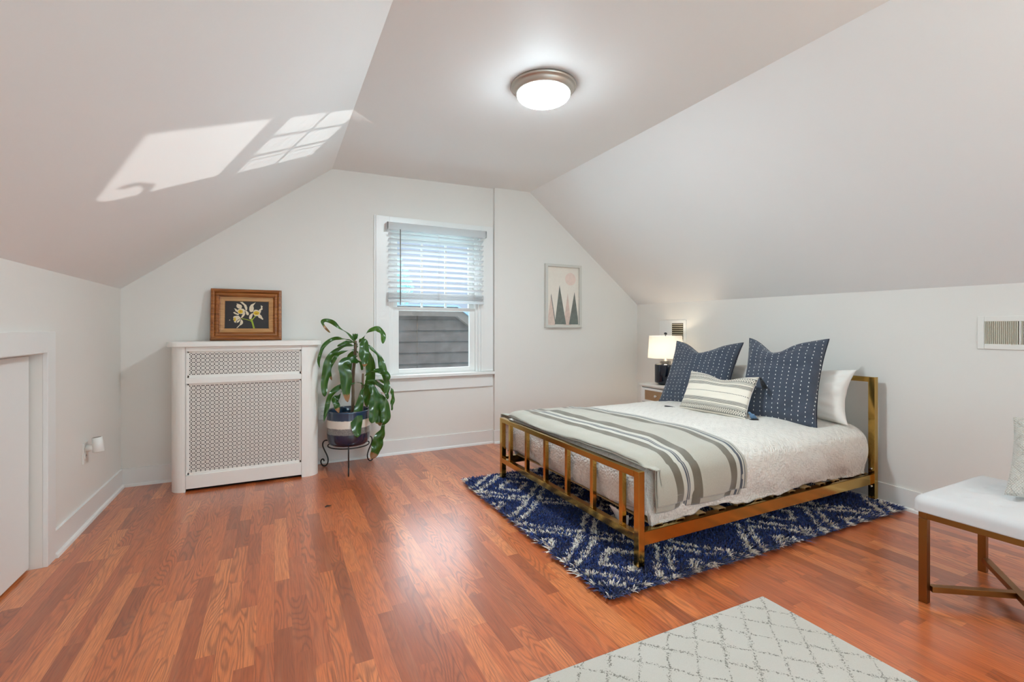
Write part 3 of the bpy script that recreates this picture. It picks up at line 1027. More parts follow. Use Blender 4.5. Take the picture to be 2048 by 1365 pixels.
mb.build('print', [flat('print paper', (232, 224, 212), 0.7, 0.02), flat('grey green peaks', (112, 118, 112), 0.7, 0.14, 26), flat('dusty pink peaks', (212, 190, 178), 0.7, 0.1, 40), flat('pale pink sun', (228, 206, 194), 0.7, 0.05, 30)], mt)

# ==================================================================== OUTLETS AND VENTS
M['socket_dark'] = paint('socket slots', (40, 38, 36), 0.6)


def outlet(label, origin, ux, nrm, w=0.072, h=0.116):
    t = thing('wall_outlet', label, 'outlet', origin, 'wall sockets')
    o = Vector(origin); u = Vector(ux).normalized(); n = Vector(nrm).normalized()
    R = Matrix((u, n, Vector((0, 0, 1)))).transposed().to_4x4(); R.translation = o
    mb = MB(); mb.obox(R, -w / 2, w / 2, 0, 0.006, -h / 2, h / 2)
    mb.build('cover_plate', M['plastic'], t, bevel=0.002)
    for s in (-1, 1):
        mb = MB(); mb.obox(R, -0.017, 0.017, 0.006, 0.0085, s * 0.0195 - 0.014, s * 0.0195 + 0.014)
        sk = mb.build('socket', M['plastic'], t, bevel=0.001)
        mb = MB()
        for dx in (-0.006, 0.006): mb.obox(R, dx - .0012, dx + .0012, 0.0085, 0.0092, s * .0195 - .002, s * .0195 + .007)
        mb.obox(R, -.002, .002, 0.0085, 0.0092, s * .0195 - .009, s * .0195 - .006)
        mb.build('slot', M['socket_dark'], sk)
    return t, R


outlet('white wall socket low on the wall between the radiator cover and the plant pot', (0.378, YB, 0.435), (1, 0, 0), (0, -1, 0))
outlet('white wall socket with a plug-in night light on the left knee wall', (XL, 3.69, 0.432), (0, -1, 0), (1, 0, 0), 0.075, 0.125)
nl = thing('night_light', 'white plug-in night light with a tilted barrel in the left wall socket', 'night light', (XL + 0.01, 3.69, 0.46))
mb = MB(); mb.tube([(XL + 0.009, 3.69, 0.458), (XL + 0.050, 3.69, 0.458)], [0.021, 0.019], 20)
mb.build('plug_base', M['plastic'], nl)
mb = MB()
c0 = Vector((XL + 0.068, 3.685, 0.432)); ax = Vector((-0.10, 0.02, 1)).normalized()
mb.tube([c0, c0 + ax * 0.004, c0 + ax * 0.04, c0 + ax * 0.088], [0.027, 0.029, 0.0275, 0.0245], 24)
br = mb.build('barrel', M['plastic'], nl)
mb = MB(); mb.tube([c0 - ax * 0.0015, c0 + ax * 0.001], [0.022, 0.023], 20); mb.build('lens', paint('frosted lens', (190, 188, 182), 0.15), br)
mb = MB(); mb.tube([c0 + ax * 0.0878, c0 + ax * 0.0886], [0.0215, 0.0215], 20); mb.build('end_cap', paint('grey cap', (140, 132, 122), 0.5), br)

M['louvre'] = paint('vent louvre paint', (214, 208, 190), 0.45)
M['vent_dark'] = paint('painted vent shade', (70, 62, 44), 0.8)


def wall_frame(y):         # frame on the right wall: u = towards camera (-y), n = into room
    u = Vector((-0.0818, -1, 0)).normalized(); n = Vector((-1, 0.0818, 0)).normalized()
    R = Matrix((u, n, Vector((0, 0, 1)))).transposed().to_4x4(); R.translation = Vector((xr(y), y, 0))
    return R


R = wall_frame(1.228)
v1 = thing('wall_vent', 'white louvred air vent high on the right wall above the bench', 'vent', (xr(1.228), 1.228, 1.16))
mb = MB()
VW = 0.36; z0, z1 = 1.062, 1.250
mb.obox(R, 0, 0.030, 0, .007, z0, z1); mb.obox(R, VW - .03, VW, 0, .007, z0, z1)
mb.obox(R, 0.03, VW - .03, 0, .007, z0, z0 + .030); mb.obox(R, .03, VW - .03, 0, .007, z1 - .030, z1)
mb.obox(R, 0.176, 0.184, 0, .008, z0 + .03, z1 - .03)
mb.build('face_plate', M['plastic'], v1, bevel=0.002)
mb = MB(); mb.obox(R, 0.029, VW - .029, 0.0002, .0012, z0 + .029, z1 - .029)  # thin dark sheet on the wall, painting the shade behind the louvres
mb.build('vent_shade', M['vent_dark'], v1)
for half in (0, 1):
    for k in range(17):
        x = 0.034 + half * 0.154 + k * 0.0084
        Rl = R @ Matrix.Translation((x, 0.0045, 0)) @ Matrix.Rotation(math.radians(38), 4, 'Z')
        mb = MB(); mb.obox(Rl, -.0006, .0006, -.0035, .0035, z0 + .029, z1 - .029)
        mb.build('louvre', M['louvre'], v1)

R = wall_frame(3.985)
v2 = thing('access_panel', 'small square wall panel with louvres behind the bedside lamp', 'vent', (xr(3.985), 3.985, 1.16))
mb = MB(); mb.obox(R, 0, 0.412, 0, .010, 1.03, 1.267); mb.build('panel_board', M['trim'], v2, bevel=0.002)
mb = MB(); mb.obox(R, .205, .375, .010, .0108, 1.055, 1.236); mb.build('vent_shade', M['vent_dark'], v2)  # dark sheet again paints the shade between louvres
for k in range(8):
    Rl = R @ Matrix.Translation((0.29, .0135, 1.068 + k * .0222)) @ Matrix.Rotation(math.radians(35), 4, 'X')
    mb = MB(); mb.obox(Rl, -.084, .084, -.006, .006, -.0008, .0008); mb.build('louvre', M['louvre'], v2)

# ==================================================================== CEILING LIGHT
LX, LY = 1.415, 2.397; LZ = CZL + (CZR - CZL) * (LX - CXL) / (CXR - CXL)
LZ -= 0.0045
cl = thing('ceiling_light', 'round flush ceiling light, glowing white bowl in a nickel rim', 'ceiling light', (LX, LY, LZ))
mb = MB(); mb.lathe(LX, LY, [(0.02, LZ + 0.003), (0.190, LZ + 0.001), (0.192, LZ - 0.008), (0.186, LZ - 0.016), (0.180, LZ - 0.018), (0.176, LZ - 0.026), (0.166, LZ - 0.044), (0.158, LZ - 0.050), (0.150, LZ - 0.046)], 64)
mb.build('rim', M['nickel'], cl)
N = NT('lit opal glass bowl')
_nx, _ny, _nzz = N.sep(N.n('ShaderNodeNewGeometry').outputs['Normal'])   # the glass is brightest at its bottom, dim near the rim
_w = N.m('MULTIPLY_ADD', N.m('POWER', N.m('ABSOLUTE', _nzz), 2.5), 0.965, 0.035)
em = N.n('ShaderNodeEmission', {'Color': (0.785, 0.93, 1.01, 1), 'Strength': N.m('MULTIPLY', _w, CEIL_LAMP)})
N.surface(em.outputs[0]); M['lit_bowl'] = N.mat
prof = [(0.158, LZ - 0.046)]
for k in range(0, 13):
    a = k / 12 * PI / 2
    prof.append((0.156 * math.cos(a) + 0.0005, LZ - 0.050 - 0.052 * math.sin(a)))
mb = MB(); mb.lathe(LX, LY, prof, 64, cap1=True)
mb.build('bowl', M['lit_bowl'], cl)

# ==================================================================== PLANT, POT, STAND
PCX, PCY = 0.560, 4.17
ps = thing('plant_stand', 'black wrought-iron plant stand with three scrolled legs on the wood floor', 'plant stand', (PCX, PCY, 0))
mb = MB()
ring = [(PCX + 0.165 * math.cos(a * PI / 24), PCY + 0.165 * math.sin(a * PI / 24), 0.205) for a in range(49)]
mb.tube(ring, 0.0055, 8, caps=False)
for k in range(3):
    a = math.radians(-98 + 120 * k)
    mb.tube([(PCX, PCY, .199), (PCX + .165 * math.cos(a), PCY + .165 * math.sin(a), .199)], .004, 6)
mb.build('ring', M['black_iron'], ps)
for ang, reach in ((-98, 0.27), (140, 0.27), (35, 0.29)):
    a = math.radians(ang); dx, dy = math.cos(a), math.sin(a)
    prof = [(0.165, 0.205), (0.19, 0.222), (0.222, 0.224), (0.245, 0.205), (0.248, 0.175), (0.232, 0.14), (0.212, 0.105), (0.198, 0.07), (0.200, 0.035), (0.218, 0.011), (0.243, 0.0065), (0.262, 0.022), (0.266, 0.045), (0.254, 0.062), (0.240, 0.060), (0.236, 0.045)]
    k = reach / 0.27
    sm = []
    for i in range(len(prof) - 1):
        p0 = prof[max(i - 1, 0)]; p1 = prof[i]; p2 = prof[i + 1]; p3 = prof[min(i + 2, len(prof) - 1)]
        for t in (0, .25, .5, .75):
            f = lambda c0, c1, c2, c3: 0.5 * (2 * c1 + (c2 - c0) * t + (2 * c0 - 5 * c1 + 4 * c2 - c3) * t * t + (3 * c1 - c0 - 3 * c2 + c3) * t ** 3)
            sm.append((f(p0[0], p1[0], p2[0], p3[0]), f(p0[1], p1[1], p2[1], p3[1])))
    sm.append(prof[-1])
    mb = MB(); mb.tube([(PCX + r * dx * (k if r > .17 else 1), PCY + r * dy * (k if r > .17 else 1), max(z, .0056)) for r, z in sm], 0.0055, 8)
    mb.build('leg', M['black_iron'], ps)

# glazed pot with bands
N = NT('banded glazed ceramic'); x, y, z = N.sep(N.coord())
nz = N.noise(N.coord(), 30, 4, 0.7)
zz = N.m('ADD', z, N.m('MULTIPLY', N.m('SUBTRACT', nz, 0.5), 0.012))
sp = N.noise(N.coord(), 160, 3, 0.7)
grey = N.ramp(sp, [(0.35, lin((88, 90, 92))), (0.65, lin((150, 150, 146)))])
c = N.ramp(zz, [(0.0, lin((26, 34, 62))), (0.100, lin((26, 34, 62))), (0.104, lin((128, 128, 124))), (0.150, lin((150, 148, 142))), (0.156, lin((222, 216, 204))), (0.215, lin((222, 216, 204))), (0.219, lin((30, 56, 82))), (0.285, lin((30, 56, 82))), (0.289, lin((20, 32, 56)))])
isg = N.m('MULTIPLY', N.m('GREATER_THAN', zz, 0.104), N.m('LESS_THAN', zz, 0.152))
c = N.mix(isg, c, grey)
N.bsdf(c, 0.12, **{'Coat Weight': 0.6, 'Coat Roughness': 0.05}); M['pot'] = N.mat
pl = thing('potted_dracaena', 'drooping corn plant in a blue and white banded pot on an iron stand', 'potted plant', (PCX, PCY, 0.2115))
mb = MB()
mb.lathe(PCX, PCY, [(0.02, .2115), (0.135, .2115), (0.150, .218), (0.163, .236), (0.171, .262), (0.174, .30), (0.175, .42), (0.176, .485), (0.178, .496), (0.174, .501), (0.166, .498), (0.162, .488), (0.160, .44)], 64, cap0=True)
mb.build('pot', M['pot'], pl)
mb = MB(); prof = [(0.161, .448)]
for q in (0.13, 0.09, 0.05, 0.01): prof.append((q, .450 + rnd.uniform(-.003, .006)))
mb.lathe(PCX, PCY, prof, 32, cap1=True)
mb.build('soil', fabric('potting soil', (112, 84, 62), (60, 42, 30), 120, 0.9), pl)
M['stem'] = fabric('dracaena cane', (124, 104, 82), (84, 66, 48), 160, 0.7)
CR1 = Vector((0.612, 4.17, 1.075)); CR2 = Vector((0.668, 4.12, 0.80))
mb = MB(); pts = []
for i in range(17):
    t = i / 16
    pts.append((0.588 + 0.024 * t + 0.004 * math.sin(9 * t), 4.19 - 0.02 * t, .447 + (CR1.z - .447) * t))
mb.tube(pts, [0.0125 + 0.0015 * (i % 2) for i in range(17)], 10); mb.build('stem', M['stem'], pl)
mb = MB(); pts = [(0.662 + 0.006 * i / 10, 4.14 - .02 * i / 10, .447 + (CR2.z - .447) * i / 10) for i in range(11)]
mb.tube(pts, [0.010 + 0.001 * (i % 2) for i in range(11)], 10); mb.build('stem', M['stem'], pl)


def leaf_mat(name, dry=0.0):
    N = NT(name); uv = N.n('ShaderNodeTexCoord').outputs['UV']; u, v, _ = N.sep(uv)
    nz = N.noise(N.comb(N.m('MULTIPLY', u, 26.0), N.m('MULTIPLY', v, 1.5), 0.0), 1.0, 3)
    mid = N.m('ABSOLUTE', N.m('SUBTRACT', u, 0.5))
    g = N.ramp(nz, [(0.25, lin((18, 48, 16))), (0.55, lin((32, 78, 20))), (0.8, lin((66, 116, 30)))])
    g = N.mix(N.m('SUBTRACT', 0.09, mid, clamp=True), g, lin((150, 190, 60)))
    tip = N.m('GREATER_THAN', N.m('ADD', v, N.m('MULTIPLY', N.noise(uv, 9, 3), 0.10)), 1.0 - dry + 0.05)
    c = N.mix(tip, g, lin((146, 98, 66)))
    pr = N.bsdf(c, 0.24, normal=N.bump(nz, 0.15, 0.003), **{'Specular IOR Level': 0.6})
    tl = N.n('ShaderNodeBsdfTranslucent', {'Color': (0.18, 0.36, 0.04, 1)})
    mx = N.n('ShaderNodeMixShader', {0: 0.18, 1: pr.outputs[0], 2: tl.outputs[0]})
    N.surface(mx.outputs[0])
    return N.mat


LM = [leaf_mat('dracaena leaf', 0.0), leaf_mat('dracaena leaf with dry tip', 0.09), leaf_mat('dracaena leaf withered end', 0.20)]


def leaf(pts, wmax, peak, face, mi, wav=0.012, seed=0, fold=0.25):
    """pts world polyline, width profile peaks at `peak`, face=0 edge-on..1 broad side to the room"""
    P = [Vector(p) for p in pts]; sm = []
    for i in range(len(P) - 1):
        p0 = P[max(i - 1, 0)]; p1 = P[i]; p2 = P[i + 1]; p3 = P[min(i + 2, len(P) - 1)]
        for k in range(6):
            t = k / 6
            sm.append(0.5 * ((2 * p1) + (p2 - p0) * t + (2 * p0 - 5 * p1 + 4 * p2 - p3) * t * t + (3 * p1 - p0 - 3 * p2 + p3) * t ** 3))
    sm.append(P[-1]); n = len(sm)
    rows, uvs = [], []
    vd = Vector((0.15, -1, 0.15)).normalized()
    for i, p in enumerate(sm):
        t = i / (n - 1)
        tg = (sm[min(i + 1, n - 1)] - sm[max(i - 1, 0)]).normalized()
        a = Vector((tg.y, -tg.x, 0))
        a = a.normalized() if a.length > .05 else Vector((1, 0, 0))
        b = tg.cross(vd)
        b = b.normalized() if b.length > .05 else a
        if a.dot(b) < 0: a = -a
        f = face * min(1, t * 2.5)
        w = (a * (1 - f) + b * f); w = (w - tg * w.dot(tg)).normalized()
        nn = tg.cross(w)
        if t < peak: s = (t / peak); ww = 0.16 + 0.84 * (s * s * (3 - 2 * s))
        else: s = (t - peak) / (1 - peak); ww = max(0.03, (1 - s ** 2.6) ** 0.75 if s < 1 else 0.03)
        wd = wmax * ww
        row, ur = [], []
        for k in range(5):
            q = -1 + k / 2
            off = nn * (abs(q) * fold * wd) + nn * (wav * abs(q) * math.sin(19 * t + seed + (2.2 if q > 0 else 0)))
            row.append(tuple(p + w * (q * wd) + off)); ur.append(((q + 1) / 2, t))
        rows.append(row); uvs.append(ur)
    mb = MB(); mb.grid(rows, 0, uvs, True)
    mb.build('leaf', LM[mi], pl, subsurf=1)


LEAVES = [
 ([(0.63, 4.17, 1.05), (0.566, 4.16, 1.122), (0.494, 4.15, 1.181), (0.432, 4.14, 1.231), (0.372, 4.13, 1.247), (0.35, 4.12, 1.23), (0.369, 4.11, 1.186), (0.407, 4.1, 1.146)], 0.014, 0.35, 1, 2),
 ([(0.63, 4.17, 1.039), (0.564, 4.146, 1.081), (0.49, 4.121, 1.101), (0.418, 4.097, 1.09), (0.358, 4.073, 1.042), (0.329, 4.049, 0.981), (0.314, 4.024, 0.927), (0.321, 4.0, 0.861)], 0.013, 0.5, 1, 0),
 ([(0.63, 4.17, 1.034), (0.578, 4.13, 1.066), (0.522, 4.09, 1.064), (0.452, 4.05, 1.036)], 0.012, 0.5, 0.8, 0),
 ([(0.632, 4.17, 1.023), (0.576, 4.151, 1.044), (0.502, 4.133, 1.027), (0.43, 4.114, 0.976), (0.389, 4.096, 0.915), (0.375, 4.077, 0.813), (0.358, 4.059, 0.723), (0.359, 4.04, 0.635)], 0.027, 0.75, 1, 0),
 ([(0.634, 4.17, 0.985), (0.598, 4.163, 0.996), (0.535, 4.156, 0.993), (0.473, 4.149, 0.968), (0.438, 4.141, 0.916), (0.41, 4.134, 0.86), (0.407, 4.127, 0.808), (0.422, 4.12, 0.753)], 0.013, 0.5, 0.9, 1),
 ([(0.634, 4.17, 0.974), (0.606, 4.184, 0.979), (0.584, 4.198, 0.957), (0.576, 4.212, 0.902), (0.57, 4.226, 0.825), (0.567, 4.24, 0.725)], 0.022, 0.5, 1, 0),
 ([(0.664, 4.13, 0.829), (0.644, 4.111, 0.89), (0.588, 4.093, 0.918), (0.53, 4.074, 0.912), (0.504, 4.056, 0.872), (0.525, 4.037, 0.789), (0.522, 4.019, 0.687), (0.527, 4.0, 0.584)], 0.04, 0.68, 1, 1),
 ([(0.643, 4.15, 1.054), (0.66, 4.124, 1.084), (0.676, 4.098, 1.055), (0.671, 4.072, 0.983), (0.669, 4.046, 0.92), (0.666, 4.02, 0.867)], 0.037, 0.5, 1, 1),
 ([(0.662, 4.17, 1.075), (0.696, 4.154, 1.13), (0.752, 4.138, 1.173), (0.802, 4.122, 1.173), (0.834, 4.106, 1.126), (0.828, 4.09, 1.046)], 0.021, 0.65, 1, 0),
 ([(0.688, 4.17, 1.053), (0.743, 4.149, 1.013), (0.798, 4.127, 0.956), (0.823, 4.106, 0.868), (0.843, 4.084, 0.792), (0.857, 4.063, 0.706), (0.851, 4.041, 0.644), (0.835, 4.02, 0.588)], 0.026, 0.45, 1, 0),
 ([(0.658, 4.18, 1.022), (0.708, 4.195, 0.977), (0.743, 4.21, 0.897), (0.754, 4.225, 0.784), (0.743, 4.24, 0.671), (0.727, 4.255, 0.558), (0.723, 4.27, 0.495)], 0.038, 0.5, 1, 0),
 ([(0.688, 4.14, 0.773), (0.727, 4.116, 0.808), (0.775, 4.092, 0.823), (0.813, 4.068, 0.817), (0.851, 4.044, 0.796), (0.867, 4.02, 0.748)], 0.022, 0.65, 1, 0),
 ([(0.68, 4.12, 0.699), (0.625, 4.103, 0.727), (0.566, 4.086, 0.725), (0.494, 4.069, 0.712), (0.433, 4.051, 0.676), (0.392, 4.034, 0.621), (0.372, 4.017, 0.538), (0.349, 4.0, 0.436)], 0.018, 0.6, 1, 0),
 ([(0.498, 4.12, 0.656), (0.462, 4.095, 0.619), (0.443, 4.07, 0.597), (0.454, 4.045, 0.548), (0.463, 4.02, 0.496)], 0.024, 0.4, 1, 2),
 ([(0.669, 4.1, 0.696), (0.647, 4.066, 0.643), (0.628, 4.032, 0.553), (0.606, 3.998, 0.465), (0.595, 3.964, 0.379), (0.596, 3.93, 0.308)], 0.039, 0.7, 1, 0),
 ([(0.694, 4.11, 0.719), (0.72, 4.08, 0.701), (0.746, 4.05, 0.638), (0.746, 4.02, 0.557), (0.735, 3.99, 0.477), (0.711, 3.96, 0.405)], 0.038, 0.68, 1, 0),
 ([(0.706, 4.12, 0.721), (0.759, 4.092, 0.676), (0.812, 4.064, 0.589), (0.839, 4.036, 0.505), (0.835, 4.008, 0.434), (0.804, 3.98, 0.383)], 0.038, 0.66, 1, 0),
 ([(0.696, 4.12, 0.709), (0.756, 4.104, 0.642), (0.79, 4.088, 0.555), (0.798, 4.072, 0.47), (0.79, 4.056, 0.386), (0.784, 4.04, 0.363)], 0.028, 0.62, 1, 2),
 ([(0.863, 4.1, 0.691), (0.9, 4.095, 0.657), (0.913, 4.09, 0.59), (0.905, 4.085, 0.525), (0.9, 4.08, 0.477)], 0.014, 0.5, 1, 0),
 ([(0.816, 4.02, 0.39), (0.808, 4.016, 0.327), (0.776, 4.012, 0.257), (0.765, 4.008, 0.195), (0.743, 4.004, 0.145), (0.714, 4.0, 0.102)], 0.041, 0.45, 1, 2),
 ([(0.687, 4.13, 0.73), (0.78, 4.118, 0.743), (0.826, 4.105, 0.726), (0.861, 4.093, 0.69), (0.872, 4.08, 0.638)], 0.008, 0.5, 1, 0),
 ([(0.631, 4.16, 0.947), (0.6, 4.14, 0.947), (0.581, 4.12, 0.919), (0.57, 4.1, 0.888)], 0.014, 0.5, 0.8, 0),
 ([(0.708, 4.16, 0.726), (0.767, 4.16, 0.723), (0.832, 4.16, 0.675), (0.875, 4.16, 0.617), (0.881, 4.16, 0.561)], 0.018, 0.5, 1, 0),
]
for i, (pts, wmax, peak, face, mi) in enumerate(LEAVES):
    leaf(pts, wmax * 1.15, peak, face, mi, 0.011, i * 1.7)
for k in range(4):
    a = k * 1.6
    leaf([CR1, CR1 + Vector((.010 * math.cos(a), .010 * math.sin(a), .03)), CR1 + Vector((.018 * math.cos(a), .018 * math.sin(a), .062))], 0.011, .4, 1, 0, .002, k)

# a dry leaf scrap on the floor
mb = MB(); mb.grid([[(0.295, 3.33, .004), (0.31, 3.345, .009), (0.335, 3.338, .004)], [(0.30, 3.322, .002), (0.318, 3.330, .004), (0.345, 3.326, .010)]], 0, None, True)
o = mb.build('dry_leaf', flat('dark dry leaf', (60, 36, 26), 0.8)); tag(o, 'tiny curled dark dry leaf scrap on the wood floor near the plant', 'leaf')

# ==================================================================== BED
bed = thing('bed', 'brass bed frame with barred footboard on the blue shag rug', 'bed', (2.6, 2.5, 0.04))
T = 0.036
FX = 1.572           # footboard plane
Y0, Y1 = 1.757, 3.275
RZ = 0.035           # rests in the rug pile
mb = MB()
for y in (Y0, Y1): mb.box(FX - T / 2, FX + T / 2, y - T / 2, y + T / 2, RZ, 0.492)
mb.box(FX - T / 2, FX + T / 2, Y0 + T / 2, Y1 - T / 2, 0.460, 0.492)
mb.box(FX - T / 2, FX + T / 2, Y0 + T / 2, Y1 - T / 2, 0.152, 0.190)
fb = mb.build('footboard', M['brass'], bed, bevel=0.0015)
for y in (3.140, 2.886, 2.632, 2.378, 2.124, 1.878):
    mb = MB(); mb.box(FX - 0.013, FX + 0.013, y - 0.013, y + 0.013, 0.190, 0.460); mb.build('spindle', M['brass'], fb, bevel=0.001)
HX = 3.612
mb = MB(); T2 = 0.04
for y in (Y0 - .008, Y1 + .008): mb.box(HX - T2 / 2, HX + T2 / 2, y - T2 / 2, y + T2 / 2, RZ, 0.852)
mb.box(HX - T2 / 2, HX + T2 / 2, Y0 + .012, Y1 - .012, 0.818, 0.852)
mb.box(HX - .015, HX + .015, Y0 + .012, Y1 - .012, 0.300, 0.335)
hb = mb.build('headboard', M['brass'], bed, bevel=0.0015)
for s, y in ((-1, Y0), (1, Y1)):
    mb = MB()
    yo = y - 0.014 if s < 0 else y + 0.014
    a, b = sorted((yo, yo - s * 0.004)); mb.box(FX + T / 2, HX - T2 / 2, a, b, 0.132, 0.200)
    a, b = sorted((yo, yo - s * 0.045)); mb.box(FX + T / 2, HX - T2 / 2, a, b, 0.196, 0.200)
    mb.build('side_rail', M['brass'], bed, bevel=0.0012)
for z in (0.118, 0.235):
    mb = MB(); mb.tube([(HX - T2 / 2 - .008, Y0 - .008, z), (HX - T2 / 2, Y0 - .008, z)], [.007, .009], 12); mb.build('bolt', M['chrome'], hb)
for k in range(13):
    x = 1.68 + k * 0.152
    P = []
    for zo in (0, -.008):
        rows = [[(xx, Y0 + .01 + (Y1 - Y0 - .02) * j / 12, 0.206 + zo - .0 + 0.012 * math.sin(PI * j / 12)) for j in range(13)] for xx in (x, x + .055)]
        P.append(rows)
    mb = MB(); mb.grid(P[0], flip=True); mb.grid(P[1])
    for r in (0, 1):
        mb.grid([P[0][r], P[1][r]], flip=(r == 1), smooth=False)
    mb.build('slat', M['slat_wood'], bed)


def nz3(x, y, z, s=1.0): return MN.noise(Vector((x * s, y * s, z * s)))


# mattress in a white fitted sheet
MX0, MX1, MY0, MY1 = 1.640, 3.545, 1.800, 3.235
mt_ = thing('mattress', 'white-sheeted mattress edge showing behind the footboard bars', 'mattress', (2.6, 2.5, 0.22))
mb = MB()
def rbox(mb, x0, x1, y0, y1, z0, z1, r, n=5, wob=0.0):
    rows = []
    prof = []
    for k in range(n + 1):
        a = PI / 2 * k / n; prof.append((r * (1 - math.sin(a)), z0 + r * (1 - math.cos(a))))
    for k in range(n + 1):
        a = PI / 2 * k / n; prof.append((r * (1 - math.cos(a)), z1 - r + r * math.sin(a)))
    for ins, z in prof:
        X0, X1, Yy0, Yy1 = x0 + ins, x1 - ins, y0 + ins, y1 - ins
        row = []; c = 0.06
        for cx, cy, a0 in ((X1 - c, Yy1 - c, 0), (X0 + c, Yy1 - c, 90), (X0 + c, Yy0 + c, 180), (X1 - c, Yy0 + c, 270)):
            for k in range(7):
                a = math.radians(a0 + 15 * k)
                px, py = cx + c * math.cos(a), cy + c * math.sin(a)
                w = wob * nz3(px * 4, py * 4, z * 9)
                row.append((px + w, py + w, z))
        row.append(row[0]); rows.append(row)
    mb.grid(rows, smooth=True)
    n1 = len(rows[0]) - 1
    mb.add(rows[0][:-1], [tuple(range(n1 - 1, -1, -1))]); mb.add(rows[-1][:-1], [tuple(range(n1))], smooth=True)
rbox(mb, MX0, MX1, MY0, MY1, 0.222, 0.497, 0.05, wob=0.004)
mb.build('mattress_body', M['sheet'], mt_)
mb = MB()                                                     # loose corner of the sheet hanging under the bed
rows = []
for i in range(7):
    t = i / 6
    rows.append([(1.612 + 0.012 * math.sin(3 * t), 1.90 + 0.155 * (j / 6) * (1 - t) + 0.045 * t - .02, 0.225 - 0.135 * t - 0.006 * math.sin(j)) for j in range(7)])
mb.grid(rows); mb.build('sheet_corner', M['sheet'], mt_, solid=0.002)


# cloth laid over a box: rounded edges, hanging skirt, folds
def drape(x0, x1, y0, y1, top, R, drops, nx, ny, seed, puff, fold, crown=0.0, edge=None, quilt=0.0, lift=None):
    """drops = (foot, head, near, far) length of cloth past each edge of the box"""
    rows, uvs = [], []
    dl, dr, dn, df = drops
    for i in range(nx + 1):
        U = x0 - dl + (x1 - x0 + dl + dr) * i / nx
        row, ur = [], []
        for j in range(ny + 1):
            V = y0 - dn + (y1 - y0 + dn + df) * j / ny
            bx = min(max(U, x0 + R), x1 - R); by = min(max(V, y0 + R), y1 - R)
            ox, oy_ = U - bx, V - by
            d = max(abs(ox), abs(oy_))
            L = math.hypot(ox, oy_)
            if L > 1e-9: nx_, ny_ = ox / L, oy_ / L
            else: nx_, ny_ = 0, 0
            if d < R * PI / 2:
                a = d / R; hz = R * math.sin(a); z = top - R * (1 - math.cos(a))
            else:
                h = d - R * PI / 2; hz = R; z = top - R - h
            g = max(0.0, min(1.0, (top - z) / 0.30))
            n1 = nz3(U, V, seed, 7.0); n2 = nz3(U, V, seed + 5, 19.0)
            hz += puff * math.sin(PI * min(1, g * 1.05)) + fold * g * (0.6 * n1 + 0.6 * math.sin((U + V) * 17 + 3 * n1))
            if oy_ > 0: hz += 0.085 * math.sin(PI * min(1, g * 1.02)) * max(0.0, 1 - (U - x0) / 1.1)
            ins = max(0, min(1, min(U - x0, x1 - U, V - y0, y1 - V) / 0.35))
            zz = z + crown * ins * ins * (3 - 2 * ins) + 0.006 * n1 + quilt * n2 * (0.25 + g)
            if edge: zz += edge(U, V, g)
            if lift: zz += lift(U, V)
            row.append((bx + nx_ * hz, by + ny_ * hz, zz)); ur.append((U, V))
        rows.append(row); uvs.append(ur)
    return rows, uvs


def cov_edge(U, V, g):       # wavy hem
    if g < 0.55: return 0
    k = (g - 0.55) / 0.45
    return k * (0.018 * math.sin(U * 6.3 + 1.2) + 0.012 * math.sin(V * 11 + U * 4) + 0.012 * nz3(U, V, 3.3, 6))


CX0, CX1, CY0, CY1, CT = 1.603, 3.572, 1.757, 3.277, 0.522
rows, uvs = drape(CX0 + .030, CX1, CY0 + .014, CY1 - .01, CT, 0.085, (0.215, 0.25, 0.272, 0.30), 260, 260, 1.0, 0.030, 0.016, 0.035, cov_edge, 0.008)
# keep the foot end behind the bars
rows = [[(max(x, 1.594 + 0.003 * math.sin(y * 40)), max(y, 1.722 if z > 0.222 else 1.7435), max(z, 0.2045)) for x, y, z in r] for r in rows]
mb = MB(); mb.grid(rows, 0, uvs)
cv = mb.build('coverlet', M['coverlet'], None, solid=0.005)
tag(cv, 'white crochet-textured coverlet spread over the mattress', 'bedspread')

# striped throw across the foot of the bed
TX0, TX1 = 1.600, 2.265


